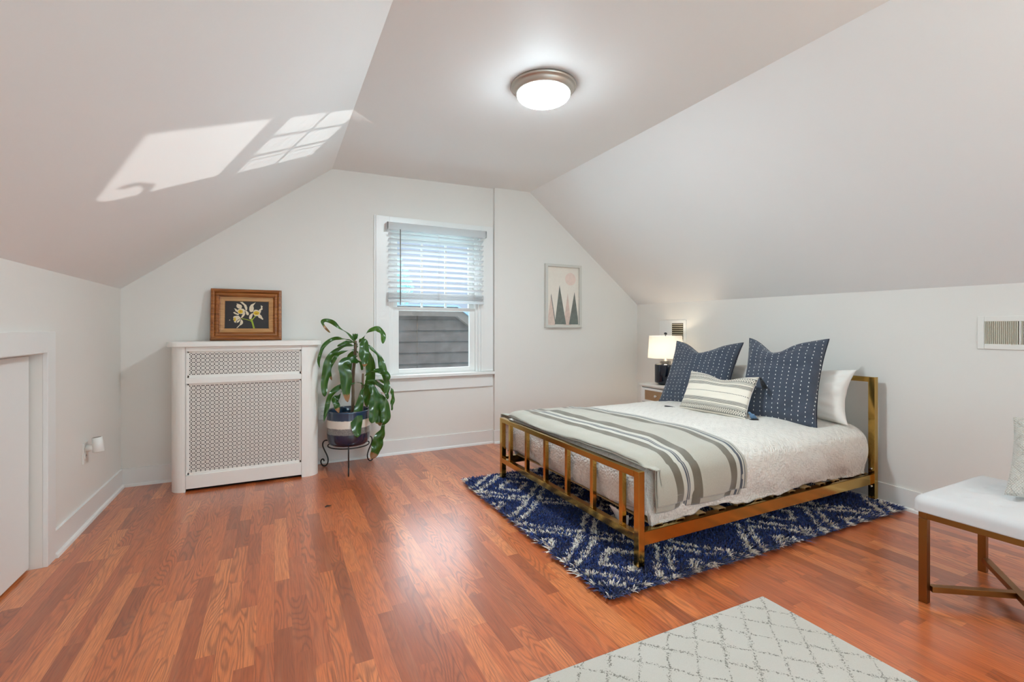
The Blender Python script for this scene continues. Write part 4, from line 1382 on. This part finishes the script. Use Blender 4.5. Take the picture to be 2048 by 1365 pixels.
def thr(s_off, drop, zoff, seed, x0, x1):
    rows, uvs = [], []
    nx, ny = 70, 200
    R = 0.085
    for i in range(nx + 1):
        s = i / nx
        row, ur = [], []
        for j in range(ny + 1):
            y0, y1 = CY0 + .014, CY1 - .01
            V = y0 - drop + (y1 - y0 + drop + 0.27) * j / ny
            by = min(max(V, y0 + R), y1 - R); o = V - by; d = abs(o); sg = 1 if o > 0 else -1
            if d < R * PI / 2: a = d / R; hz = R * math.sin(a); z = CT - R * (1 - math.cos(a))
            else: hz = R; z = CT - R - (d - R * PI / 2)
            g = max(0, min(1, (CT - z) / 0.30))
            q = (V - y0) / (y1 - y0)
            xl = x0 + 0.010 * math.sin(7 * q) + (0.010 if V > y0 else 0.010 + 0.075 * g)
            xh = x1 + 0.03 * math.sin(4.2 * q + 0.6) - 0.07 * max(0, q) + (0.03 * g if V < y0 else 0)
            X = xl + (xh - xl) * s
            ins = max(0, min(1, min(X - CX0, V - y0, y1 - V) / 0.35))
            n1 = nz3(X, V, seed, 5.0)
            z += 0.035 * ins * ins * (3 - 2 * ins) + zoff + 0.006 * nz3(X, V, 1.0, 7.0)
            if X < CX0 + 0.06 and g < .5:
                z -= 0.5 * (CX0 + 0.06 - X) ** 2 / 0.06 * 1.2
                z = max(z, 0.503 - .02 * g)
            if sg > 0: hz += 0.085 * math.sin(PI * min(1, g * 1.02)) * max(0.0, 1 - (X - CX0) / 1.1)
            hz += 0.010 + zoff + 0.034 * math.sin(PI * min(1, g * 1.05)) + 0.012 * g * math.sin(13 * s + 2 * n1)
            row.append((X, by + sg * hz, z + 0.004 * n1)); ur.append((s, V))
        rows.append(row); uvs.append(ur)
    return rows, uvs


tw = thing('throw_blanket', 'grey-beige wool throw with dark stripes folded across the bed foot', 'blanket', (1.93, 2.5, 0.53))
rows, uvs = thr(0, 0.188, 0.016, 2.0, TX0, TX1)
mb = MB(); mb.grid(rows, 0, uvs); mb.build('top_layer', M['throw'], tw, solid=0.004)
rows2, uvs2 = thr(0, 0.215, 0.008, 4.0, TX0 - 0.002, TX1 - 0.025)
mb = MB(); mb.grid(rows2, 0, uvs2); mb.build('under_layer', M['throw'], tw, solid=0.004)
mb = MB()                                                     # blanket stitching along the hems
hem = [rows[i][0] for i in range(len(rows))]
for i in range(0, len(hem) - 1):
    for t in (0, .5):
        a = Vector(hem[i]).lerp(Vector(hem[i + 1]), t); b = Vector(rows[i][3]).lerp(Vector(rows[i + 1][3]), t)
        mb.tube([a + Vector((0, -.0012, -.001)), a.lerp(b, 1.6) + Vector((0, -.0014, 0))], 0.0009, 4)
mb.build('blanket_stitch', M['stitch'], tw)
mb = MB()
side = [rows[0][j] for j in range(0, 40)]
for j in range(0, 39, 1):
    a = Vector(side[j]); b = Vector(rows[1][j])
    mb.tube([a + Vector((-.001, -.001, 0)), a.lerp(b, 1.3) + Vector((0, -.0012, .0006))], 0.0009, 4)
mb.build('blanket_stitch', M['stitch'], tw)


# ---- pillows
def pillow(name, label, B, Wd, Hd, w, h, t, mats, seed, pinch=0.10, chop=0.0, chop_u=0.0, pipe=None, wr=0.012, seam=0.0, cat='pillow', group=None, n=44, uvscale=True, ear=1.0, puffp=0.42):
    """B bottom centre; Wd width axis; Hd up axis; front = Wd x Hd"""
    Wd = Vector(Wd).normalized(); Hd = Vector(Hd).normalized(); Nn = Wd.cross(Hd).normalized(); B = Vector(B)
    root = thing(name, label, cat, tuple(B), group)
    def outline(u, v):
        px = 1 - pinch * (1 - v * v) * abs(u) ** 2
        pz = 1 - pinch * (1 - u * u) * abs(v) ** 2
        return w / 2 * u * px, h / 2 * v * pz
    def pt(u, v, s):
        x, z = outline(u, v)
        e = max(0, (1 - u * u)) * max(0, (1 - v * v))
        th = t / 2 * e ** puffp
        near = (1 - abs(u)) * (1 - abs(v))
        wn = wr * (nz3(u * 2.2, v * 2.2, seed) + 0.6 * nz3(u * 4, v * 9, seed + 3) + 0.35 * abs(nz3(u * 3, v * 16, seed + 6))) * min(1, e * 4)
        # tension folds radiating from the sides
        wn += wr * 0.5 * math.sin(v * 17 + 4 * nz3(u, v, seed + 9)) * max(0, abs(u) - 0.45) * min(1, e * 6)
        zz = z + h / 2
        if chop and v > 0:
            k = math.exp(-((u - chop_u) / 0.42) ** 2)
            zz -= chop * k * v ** 1.6
            th *= (1 + 0.3 * k * v)
        sag = 0.0
        y = s * (th + wn) + seam
        return B + Wd * x + Hd * zz + Nn * y, (x + w / 2, z + h / 2)
    for s, mi, nm in ((1, 0, 'front'), (-1, 1, 'back')):
        rows, uv = [], []
        for i in range(n + 1):
            row, ur = [], []
            for j in range(n + 1):
                u = math.sin((-1 + 2 * j / n) * PI / 2) ; v = math.sin((-1 + 2 * i / n) * PI / 2)
                p, q = pt(u, v, s)
                row.append(tuple(p)); ur.append(q if uvscale else (q[0], q[1] / h))
            rows.append(row); uv.append(ur)
        if s > 0: mb = MB()
        mb.grid(rows, mi, uv, True, flip=(s < 0))
    mb.build('cover', mats, root)
    if pipe:
        pts = []
        m = 30
        for a, b in (((-1, -1), (1, -1)), ((1, -1), (1, 1)), ((1, 1), (-1, 1)), ((-1, 1), (-1, -1))):
            for k in range(m):
                q = k / m
                u = a[0] + (b[0] - a[0]) * q; v = a[1] + (b[1] - a[1]) * q
                p, _ = pt(u, v, 1); pts.append(tuple(p + Nn * .002))
        pts.append(pts[0])
        mb = MB(); mb.tube(pts, 0.0042, 6, caps=False); mb.build('piping', pipe, root)
    corners = {k: pt(*k, 1)[0] for k in ((-1, -1), (1, -1), (1, 1), (-1, 1))}
    return root, corners


def axes(tilt, yaw=0.0):
    """facing -x; width axis runs towards the camera (-y); tilt leans the top to +x"""
    Wd = Vector((math.sin(yaw), -math.cos(yaw), 0))
    back = Vector((math.cos(yaw), math.sin(yaw), 0))
    Hd = back * math.sin(tilt) + Vector((0, 0, 1)) * math.cos(tilt)
    return Wd, Hd


Wd, Hd = axes(math.radians(16), 0.03)
pillow('bed_pillow', 'white pillow leaning on the headboard, its corner poking out past the blue one', (3.385, 2.17, 0.535), Wd, Hd, 0.76, 0.38, 0.20, [M['white_cotton']] * 2, 11, 0.13, 0.02, 0, None, 0.016, group='white bed pillows against the headboard')
Wd, Hd = axes(math.radians(16), -0.02)
pillow('bed_pillow', 'white pillow mostly hidden behind the two blue pillows, farther from the camera', (3.40, 2.90, 0.535), Wd, Hd, 0.70, 0.36, 0.18, [M['white_cotton']] * 2, 17, 0.07, 0.02, 0, None, 0.016, group='white bed pillows against the headboard')
Wd, Hd = axes(math.radians(24), 0.26)
pillow('throw_pillow', 'right-hand square navy pillow with white stitch dashes, nearest the camera', (3.090, 2.105, 0.512), Wd, Hd, 0.525, 0.650, 0.20, [M['dash'], M['dash_back']], 5, 0.10, 0.10, -0.2, M['piping'], 0.024, seam=0.0, group='navy square pillows on the bed')
Wd, Hd = axes(math.radians(27), 0.16)
pillow('throw_pillow', 'left-hand square navy pillow with white stitch dashes, beside the table lamp', (3.075, 2.835, 0.515), Wd, Hd, 0.620, 0.615, 0.17, [M['dash'], M['dash_back']], 8, 0.10, 0.09, -0.05, M['piping'], 0.020, seam=0.0, group='navy square pillows on the bed')
Wd, Hd = axes(math.radians(28), 0.08)
lp, cn = pillow('lumbar_pillow', 'small oblong cream and black woven pillow with tassels, in front of the navy pillows', (2.835, 2.425, 0.545), Wd, Hd, 0.560, 0.335, 0.13, [M['lumbar'], M['white_cotton']], 21, 0.08, 0.045, 0.15, None, 0.008, uvscale=False)


def tassel(mat, top, dirv, L=0.075, r=0.013):
    top = Vector(top); dirv = Vector(dirv).normalized()
    mb = MB(); mb.tube([top, top + dirv * .012, top + dirv * .02, top + dirv * .03, top + dirv * L], [.005, .009, .0075, r * .85, r], 10)
    for k in range(14):
        a = k * 2 * PI / 14; s = dirv.orthogonal().normalized(); u = dirv.cross(s)
        o = (s * math.cos(a) + u * math.sin(a))
        mb.tube([top + dirv * .02 + o * .008, top + dirv * (L * .6) + o * r * .95, top + dirv * (L * 1.05) + o * r * 1.15], [.0022, .0022, .001], 5)
    mb.build('tassel', mat, lp)


tassel(M['tassel_black'], cn[(-1, -1)] + Vector((-.01, .01, .012)), (-0.55, 0.95, -0.02), 0.085)
tassel(M['tassel_black'], cn[(1, 1)] + Vector((0, -.006, 0)), (0.15, -0.35, -0.9), 0.08)
tassel(M['tassel_black'], cn[(1, -1)] + Vector((.0, -.004, .008)), (0.75, -0.55, 0.05), 0.075)
tassel(M['tassel_blue'], cn[(1, -1)] + Vector((.03, .0, .065)), (0.35, -0.35, -0.6), 0.06, 0.016)

# ==================================================================== NIGHTSTAND + LAMP
ns = thing('nightstand', 'white nightstand with woven cane drawer between the bed and the chimney wall', 'nightstand', (3.60, 3.58, 0))
NX0, NX1, NY0, NY1 = 3.425, 3.80, 3.350, 3.805
mb = MB(); mb.box(NX0 - .012, NX1, NY0 - .010, NY1 + .010, 0.588, 0.605); mb.build('top_board', M['stand_white'], ns, bevel=0.003)
mb = MB()
mb.box(NX0 + .004, NX1 - .004, NY0, NY0 + .018, .10, .588); mb.box(NX0 + .004, NX1 - .004, NY1 - .018, NY1, .10, .588)
mb.box(NX1 - .016, NX1 - .004, NY0 + .018, NY1 - .018, .10, .588); mb.box(NX0 + .02, NX1 - .016, NY0 + .018, NY1 - .018, .10, .112)
mb.box(NX0 + .004, NX0 + .02, NY0 + .018, NY1 - .018, .574, .588)
mb.build('body', M['stand_white'], ns, bevel=0.002)
for dx, dy in ((NX0 + .02, NY0 + .02), (NX0 + .02, NY1 - .02), (NX1 - .03, NY0 + .02), (NX1 - .03, NY1 - .02)):
    mb = MB(); mb.tube([(dx, dy, 0), (dx, dy, .10)], [.012, .018], 12); mb.build('leg', M['stand_white'], ns)
N = NT('woven cane'); x, y, z = N.sep(N.coord())
wv = N.m('MULTIPLY', N.m('SINE', N.m('MULTIPLY', y, 420.0)), N.m('SINE', N.m('MULTIPLY', z, 420.0)))
w2 = N.m('SINE', N.m('MULTIPLY', y, 105.0))
cc = N.ramp(N.m('MULTIPLY_ADD', wv, 0.5, 0.5), [(0.2, lin((120, 84, 54))), (0.6, lin((176, 136, 98))), (0.9, lin((206, 172, 132)))])
N.bsdf(cc, 0.6, normal=N.bump(wv, 0.5, 0.003)); M['cane'] = N.mat
for z0, z1 in ((0.425, 0.568), (0.272, 0.418), (0.120, 0.265)):
    mb = MB(); b = .022
    y0, y1 = NY0 + .022, NY1 - .022
    for q in ((y0, y0 + b + .02, z0, z1), (y1 - b - .02, y1, z0, z1), (y0 + b + .02, y1 - b - .02, z0, z0 + b), (y0 + b + .02, y1 - b - .02, z1 - b, z1)):
        mb.box(NX0 - .004, NX0 + .012, q[0], q[1], q[2], q[3])
    dr = mb.build('drawer', M['stand_white'], ns, bevel=0.002)
    mb = MB(); mb.box(NX0 + .001, NX0 + .004, y0 + b + .018, y1 - b - .018, z0 + b - .002, z1 - b + .002); mb.build('cane_panel', M['cane'], dr)
    mb = MB(); zc = (z0 + z1) / 2; yc_ = (y0 + y1) / 2
    mb.tube([(NX0 + .002, yc_, zc), (NX0 - .008, yc_, zc), (NX0 - .014, yc_, zc), (NX0 - .022, yc_, zc), (NX0 - .026, yc_, zc)], [.006, .006, .012, .013, .006], 16)
    mb.build('knob', M['stand_white'], dr)

tl = thing('table_lamp', 'bedside lamp with white drum shade and dark blue glossy base, switched on', 'lamp', (3.585, 3.62, 0.605))
tx, ty = 3.585, 3.615
mb = MB(); mb.lathe(tx, ty, [(0.0, .6052), (0.072, .6052), (0.074, .618), (0.070, .622), (0.104, .626), (0.107, .632), (0.107, .806), (0.103, .814), (0.060, .818), (0.054, .822), (0.054, .846), (0.050, .850), (0.0, .850)], 48)
mb.build('lamp_base', M['navy_glass'], tl)
mb = MB(); mb.lathe(tx, ty, [(0.018, .850), (0.018, .856), (0.009, .860), (0.009, .905)], 24, cap1=True); mb.build('socket', M['nickel'], tl)
N = NT('linen lamp shade')
df = N.n('ShaderNodeBsdfDiffuse', {'Color': (0.92, 0.88, 0.80, 1)}); tlc = N.n('ShaderNodeBsdfTranslucent', {'Color': (0.92, 0.87, 0.78, 1)})
N.surface(N.n('ShaderNodeMixShader', {0: 0.22, 1: df.outputs[0], 2: tlc.outputs[0]}).outputs[0]); M['shade'] = N.mat
mb = MB(); mb.lathe(tx, ty, [(0.176, .878), (0.162, 1.104)], 64)
mb.build('lamp_shade', M['shade'], tl)
mb = MB()
for k in range(3):
    a = k * 2 * PI / 3; mb.tube([(tx, ty, 1.100), (tx + .161 * math.cos(a), ty + .161 * math.sin(a), 1.100)], .0016, 6)
mb.tube([(tx, ty, .90), (tx + .045, ty, .95), (tx + .045, ty, 1.05), (tx, ty, 1.104)], .0016, 6)
mb.build('harp', M['nickel'], tl)
mb = MB(); mb.lathe(tx, ty, [(0.004, 1.100), (0.004, 1.112), (0.013, 1.116), (0.017, 1.126), (0.013, 1.136), (0.0, 1.140)], 20); mb.build('finial', M['navy_glass'], tl)
N = NT('lit bulb'); N.surface(N.n('ShaderNodeEmission', {'Color': (1.0, 0.84, 0.64, 1), 'Strength': BEDSIDE_BULB * 40}).outputs[0]); M['bulb'] = N.mat
mb = MB(); mb.lathe(tx, ty, [(0.012, .905), (0.015, .92), (0.028, .95), (0.030, .965), (0.026, .985), (0.014, .996), (0.0, .999)], 20); mb.build('bulb', M['bulb'], tl)

# uplight floor lamp out of view at the right; its warm light falls on the sloping ceiling
def uplight(label, x, y, col, power):
    fl = thing('floor_lamp', label, 'lamp', (x, y, 0))
    mb = MB(); mb.lathe(x, y, [(0.0, 0.0), (0.13, 0.0), (0.13, 0.015), (0.02, 0.03), (0.0, 0.03)], 32); mb.build('base', M['brass'], fl)
    mb = MB(); mb.tube([(x, y, .03), (x, y, 1.46)], .011, 12); mb.build('pole', M['brass'], fl)
    mb = MB(); mb.lathe(x, y, [(0.02, 1.455), (0.08, 1.47), (0.13, 1.53), (0.125, 1.535), (0.07, 1.485), (0.0, 1.475)], 32); mb.build('lamp_shade', M['nickel'], fl)
    N = NT('lit uplight bulb'); N.surface(N.n('ShaderNodeEmission', {'Color': (*col, 1), 'Strength': power}).outputs[0])
    mb = MB(); mb.lathe(x, y, [(0.07, 1.500), (0.06, 1.515), (0.0, 1.522)], 20); mb.build('bulb', N.mat, fl)


uplight('floor lamp with a glowing uplight bowl at the right, behind the bench', 2.75, -1.0, (1.0, 0.66, 0.38), FLOOR_LAMP)

# ==================================================================== RUGS
N = NT('navy shag yarn')
co = N.coord(); nz_ = N.noise(co, 110, 2)
c = N.ramp(nz_, [(0.3, lin((3, 14, 42))), (0.5, lin((8, 36, 96))), (0.72, lin((22, 74, 164)))])
N.bsdf(c, 0.85, **{'Sheen Weight': 0.3}); M['navy_yarn'] = N.mat
M['cream_yarn'] = fabric('cream shag yarn', (242, 236, 226), (222, 212, 198), 300, 0.2)
M['rug_base'] = paint('rug backing', (24, 34, 60), 0.9)


def build_arrays(name, V, F, MI, mats, parent=None):
    me = bpy.data.meshes.new(name)
    nv, nf = len(V), len(F)
    me.vertices.add(nv); me.vertices.foreach_set('co', V.astype(np.float32).ravel())
    me.loops.add(nf * 4); me.loops.foreach_set('vertex_index', F.astype(np.int32).ravel())
    me.polygons.add(nf); me.polygons.foreach_set('loop_start', np.arange(0, nf * 4, 4, dtype=np.int32))
    me.polygons.foreach_set('loop_total', np.full(nf, 4, dtype=np.int32))
    for m in mats: me.materials.append(m)
    me.polygons.foreach_set('material_index', MI.astype(np.int32))
    me.polygons.foreach_set('use_smooth', np.ones(nf, dtype=bool))
    me.update(calc_edges=True); me.validate()
    o = bpy.data.objects.new(name, me); C.objects.link(o)
    if parent is not None: o.parent = parent
    return o


rg = np.random.default_rng(5)
RGX0, RGX1, RGY0, RGY1 = 1.300, 3.610, 1.640, 3.390
rug = thing('shag_rug', 'navy shag rug with cream double diamonds under the bed', 'rug', (0, 0, 0))
mb = MB(); mb.prism([(RGX0, RGY0), (RGX1, RGY0 - .045), (RGX1, RGY1 - .06), (RGX0, RGY1)], 0.0, 0.010); mb.build('backing', M['rug_base'], rug)
sp_ = 0.0135
gx = np.arange(RGX0, RGX1, sp_); gy = np.arange(RGY0, RGY1, sp_)
GX, GY = np.meshgrid(gx, gy); GX = GX.ravel() + rg.uniform(-.005, .005, GX.size); GY = GY.ravel() + rg.uniform(-.005, .005, GX.size)
GY = GY - (GX - RGX0) / (RGX1 - RGX0) * (0.045 + 0.02 * (GY - RGY0) / (RGY1 - RGY0))


def rug_white(x, y):
    wx = x + 0.018 * np.sin(y * 11 + 1) + rg.normal(0, .005, x.size); wy = y + 0.018 * np.sin(x * 9) + rg.normal(0, .005, x.size)
    a, b = 0.31, 0.305
    best = np.full(x.size, 9.0); inner = np.zeros(x.size, bool)
    for ox, oy2 in ((0, 0), (a, b)):
        ix = np.round((wx - 1.55 - ox) / (2 * a)); iy = np.round((wy - 1.87 - oy2) / (2 * b))
        m = np.abs(wx - 1.55 - ox - ix * 2 * a) / a + np.abs(wy - 1.87 - oy2 - iy * 2 * b) / b
        sel = m < best
        best = np.where(sel, m, best)
        has = ((ix + iy) % 2 == 0) | (ox > 0)
        inner = np.where(sel, has, inner)
    return ((best > 0.80) & (best < 0.905)) | (inner & (best > 0.30) & (best < 0.42))


white = rug_white(GX, GY)
K = 6                                           # strands per tuft
nT = GX.size
bx = np.repeat(GX, K) + rg.normal(0, .0035, nT * K); by = np.repeat(GY, K) + rg.normal(0, .0035, nT * K)
wm = np.repeat(white, K)
ln = rg.uniform(.022, .034, nT * K)
tx_ = np.repeat(rg.normal(0, .28, nT), K) + rg.normal(0, .34, nT * K); ty_ = np.repeat(rg.normal(0, .28, nT), K) + rg.normal(0, .34, nT * K)
edge = np.minimum.reduce([bx - RGX0, RGX1 - bx, by - RGY0, RGY1 - by])
ex = np.where(bx - RGX0 < .02, -.8, 0) + np.where(RGX1 - bx < .02, .8, 0); ey = np.where(by - RGY0 < .02, -.8, 0) + np.where(RGY1 - by < .02, .8, 0)
tx_ = tx_ + ex; ty_ = ty_ + ey
th = rg.uniform(0, PI, nT * K); wdx, wdy = np.cos(th), np.sin(th)
wd0 = 0.0030
lv = []
for s, wk in ((0.0, .8), (0.5, 1.0), (0.85, .9), (1.0, .3)):
    px = bx + tx_ * ln * s * (0.6 + .5 * s); py = by + ty_ * ln * s * (0.6 + .5 * s)
    pz = 0.008 + ln * s / np.sqrt(1 + (tx_ ** 2 + ty_ ** 2) * s)
    pz = np.minimum(pz, 0.040)
    lv.append(np.stack([px - wdx * wd0 * wk, py - wdy * wd0 * wk, pz], 1)); lv.append(np.stack([px + wdx * wd0 * wk, py + wdy * wd0 * wk, pz], 1))
V = np.stack(lv, 1).reshape(-1, 3)              # 8 verts per strand
base = np.arange(nT * K)[:, None] * 8
F = np.concatenate([base + np.array([[0, 1, 3, 2]]), base + np.array([[2, 3, 5, 4]]), base + np.array([[4, 5, 7, 6]])], 1).reshape(-1, 4)
MI = np.repeat(wm.astype(int), 3)
build_arrays('pile', V, F, MI, [M['navy_yarn'], M['cream_yarn']], rug)

# cream lattice rug in the foreground
N = NT('cream low-pile rug'); co = N.coord(); x, y, z = N.sep(co)
wob = N.noise(co, 9, 2)
xw = N.m('ADD', x, N.m('MULTIPLY', N.m('SUBTRACT', wob, .5), .03)); yw = N.m('ADD', y, N.m('MULTIPLY', N.m('SUBTRACT', N.noise(N.comb(y, x, 4.0), 9, 2), .5), .03))
a_ = N.m('DIVIDE', xw, 0.135); b_ = N.m('DIVIDE', yw, 0.142)
l1 = N.m('ABSOLUTE', N.m('SUBTRACT', N.m('FRACT', N.m('ADD', N.m('ADD', a_, b_), 0.02)), .5)); l2 = N.m('ABSOLUTE', N.m('SUBTRACT', N.m('FRACT', N.m('SUBTRACT', a_, b_)), .5))
line = N.m('MINIMUM', l1, l2)
br_ = N.noise(co, 150, 3, .75)
brk = N.noise(co, 14, 2)
thr_ = N.m('MULTIPLY', N.m('SUBTRACT', br_, 0.50, clamp=True), N.m('MULTIPLY_ADD', brk, 2.2, -0.35))
isl = N.m('LESS_THAN', line, thr_)
pile = N.noise(co, 420, 3, .7)
patch = N.noise(co, 3.0, 2)
c0 = N.mix(patch, lin((190, 186, 174)), lin((202, 199, 191)))
c0 = N.mix(N.m('MULTIPLY', N.m('SUBTRACT', pile, .35, clamp=True), .9, clamp=True), c0, lin((172, 166, 152)))
c = N.mix(isl, c0, lin((108, 104, 92)))
N.bsdf(c, 0.95, normal=N.bump(N.m('ADD', pile, N.m('MULTIPLY', N.noise(co, 90, 2), .8)), .6, .004), **{'Sheen Weight': 0.3}); M['cream_rug'] = N.mat
cr_ = [(1.905, 1.348), (1.907, -0.3), (-0.45, -0.3), (-0.42, 1.392)]
mb = MB(); mb.prism(cr_[::-1], 0.0, 0.011)
o = mb.build('area_rug', M['cream_rug'], None, bevel=0.003); tag(o, 'cream low-pile rug with broken grey diamond lattice in the foreground', 'rug')

# ==================================================================== BENCH + KNIT CUSHION
bn = thing('bench', 'white button-tufted bench with bronze legs at the right edge', 'bench', (2.79, 0.81, 0))
SX0, SX1, SY0, SY1 = 2.490, 3.090, 0.590, 1.033
L = 0.030
for x in (SX0 + L / 2, SX1 - L / 2):
    for y in (SY0 + L / 2, SY1 - L / 2):
        mb = MB(); mb.box(x - L / 2, x + L / 2, y - L / 2, y + L / 2, 0.0, 0.362); mb.build('leg', M['bronze'], bn, bevel=0.0015)
mb = MB()
mb.box(SX0, SX1, SY0, SY0 + .03, .364, .392); mb.box(SX0, SX1, SY1 - .03, SY1, .364, .392)
mb.box(SX0, SX0 + .03, SY0 + .03, SY1 - .03, .364, .392); mb.box(SX1 - .03, SX1, SY0 + .03, SY1 - .03, .364, .392)
mb.build('seat_frame', M['bronze'], bn, bevel=0.0015)
for a, b, z in (((SX0 + .03, SY1 - .03), (SX1 - .03, SY0 + .03), .062), ((SX0 + .03, SY0 + .03), (SX1 - .03, SY1 - .03), .0625)):
    mb = MB(); mb.bar((*a, z), (*b, z), 0.028, 0.024); mb.build('stretcher', M['bronze'], bn, bevel=0.001)
mb = MB(); rows = []
nu, nv = 90, 70
e0 = 0.032
btn = [(SX0 + 0.13 + 0.115 * i, SY0 + 0.11 + 0.111 * j) for i in range(4) for j in range(3)]
x0, x1, y0, y1 = SX0 - .018, SX1 + .018, SY0 - .018, SY1 + .018
R = 0.035
for i in range(nu + 1):
    row = []
    for j in range(nv + 1):
        U = x0 - .05 + (x1 - x0 + .10) * i / nu; V = y0 - .05 + (y1 - y0 + .10) * j / nv
        bx_ = min(max(U, x0 + R), x1 - R); by_ = min(max(V, y0 + R), y1 - R); ox, oy_ = U - bx_, V - by_
        d = max(abs(ox), abs(oy_)); Ln = math.hypot(ox, oy_) or 1
        if d < R * PI / 2: a = d / R; hz = R * math.sin(a); z = .462 - R * (1 - math.cos(a))
        else: hz = R; z = .462 - R - (d - R * PI / 2)
        z = max(z, .394)
        ins = max(0, min(1, min(U - x0, x1 - U, V - y0, y1 - V) / .14))
        z += 0.012 * ins
        for (bx2, by2) in btn:
            q = (U - bx2) ** 2 + (V - by2) ** 2; z -= 0.012 * math.exp(-q / 0.00045) + 0.004 * math.exp(-q / 0.0016)
        row.append((bx_ + ox / Ln * hz, by_ + oy_ / Ln * hz, z))
    rows.append(row)
mb.grid(rows, 0, None, True)
mb.box(SX0 - .01, SX1 + .01, SY0 - .01, SY1 + .01, .392, .40)
seat = mb.build('seat', M['bench_fabric'], bn)
for bx2, by2 in btn:
    mb = MB(); mb.lathe(bx2, by2, [(.007, .455), (.0075, .459), (.004, .4625), (0, .463)], 12); mb.build('button', M['bench_fabric'], seat)

N = NT('cream cable knit'); uv = N.n('ShaderNodeTexCoord').outputs['UV']; u, v, _ = N.sep(uv)
cab = N.m('ABSOLUTE', N.m('SINE', N.m('ADD', N.m('MULTIPLY', u, 95.0), N.m('MULTIPLY', N.m('SINE', N.m('MULTIPLY', v, 60.0)), 1.3))))
st_ = N.m('MULTIPLY', N.m('SINE', N.m('MULTIPLY', u, 700.0)), N.m('SINE', N.m('MULTIPLY', v, 560.0)))
fz = N.noise(N.coord(), 260, 3, .7)
hh = N.m('ADD', N.m('MULTIPLY', cab, 0.8), N.m('ADD', N.m('MULTIPLY', st_, .45), N.m('MULTIPLY', fz, 1.0)))
c = N.mix(N.m('MULTIPLY', N.m('SUBTRACT', .35, cab, clamp=True), 1.2), lin((232, 226, 214)), lin((196, 188, 174)))
N.bsdf(c, .95, normal=N.bump(hh, .9, .008), **{'Sheen Weight': .5}); M['knit'] = N.mat
Wd = Vector((0.18, -0.98, 0)); Hd = Vector((0.60, -0.55, 0.62))
Hd = (Hd - Wd.normalized() * Hd.dot(Wd.normalized())).normalized()
pillow('knit_cushion', 'cream cable-knit cushion standing on the bench at the right edge', (2.765, 0.640, 0.485), Wd, Hd, 0.40, 0.38, 0.16, [M['knit'], M['white_cotton']], 33, 0.06, 0.0, 0, None, 0.012, cat='cushion')
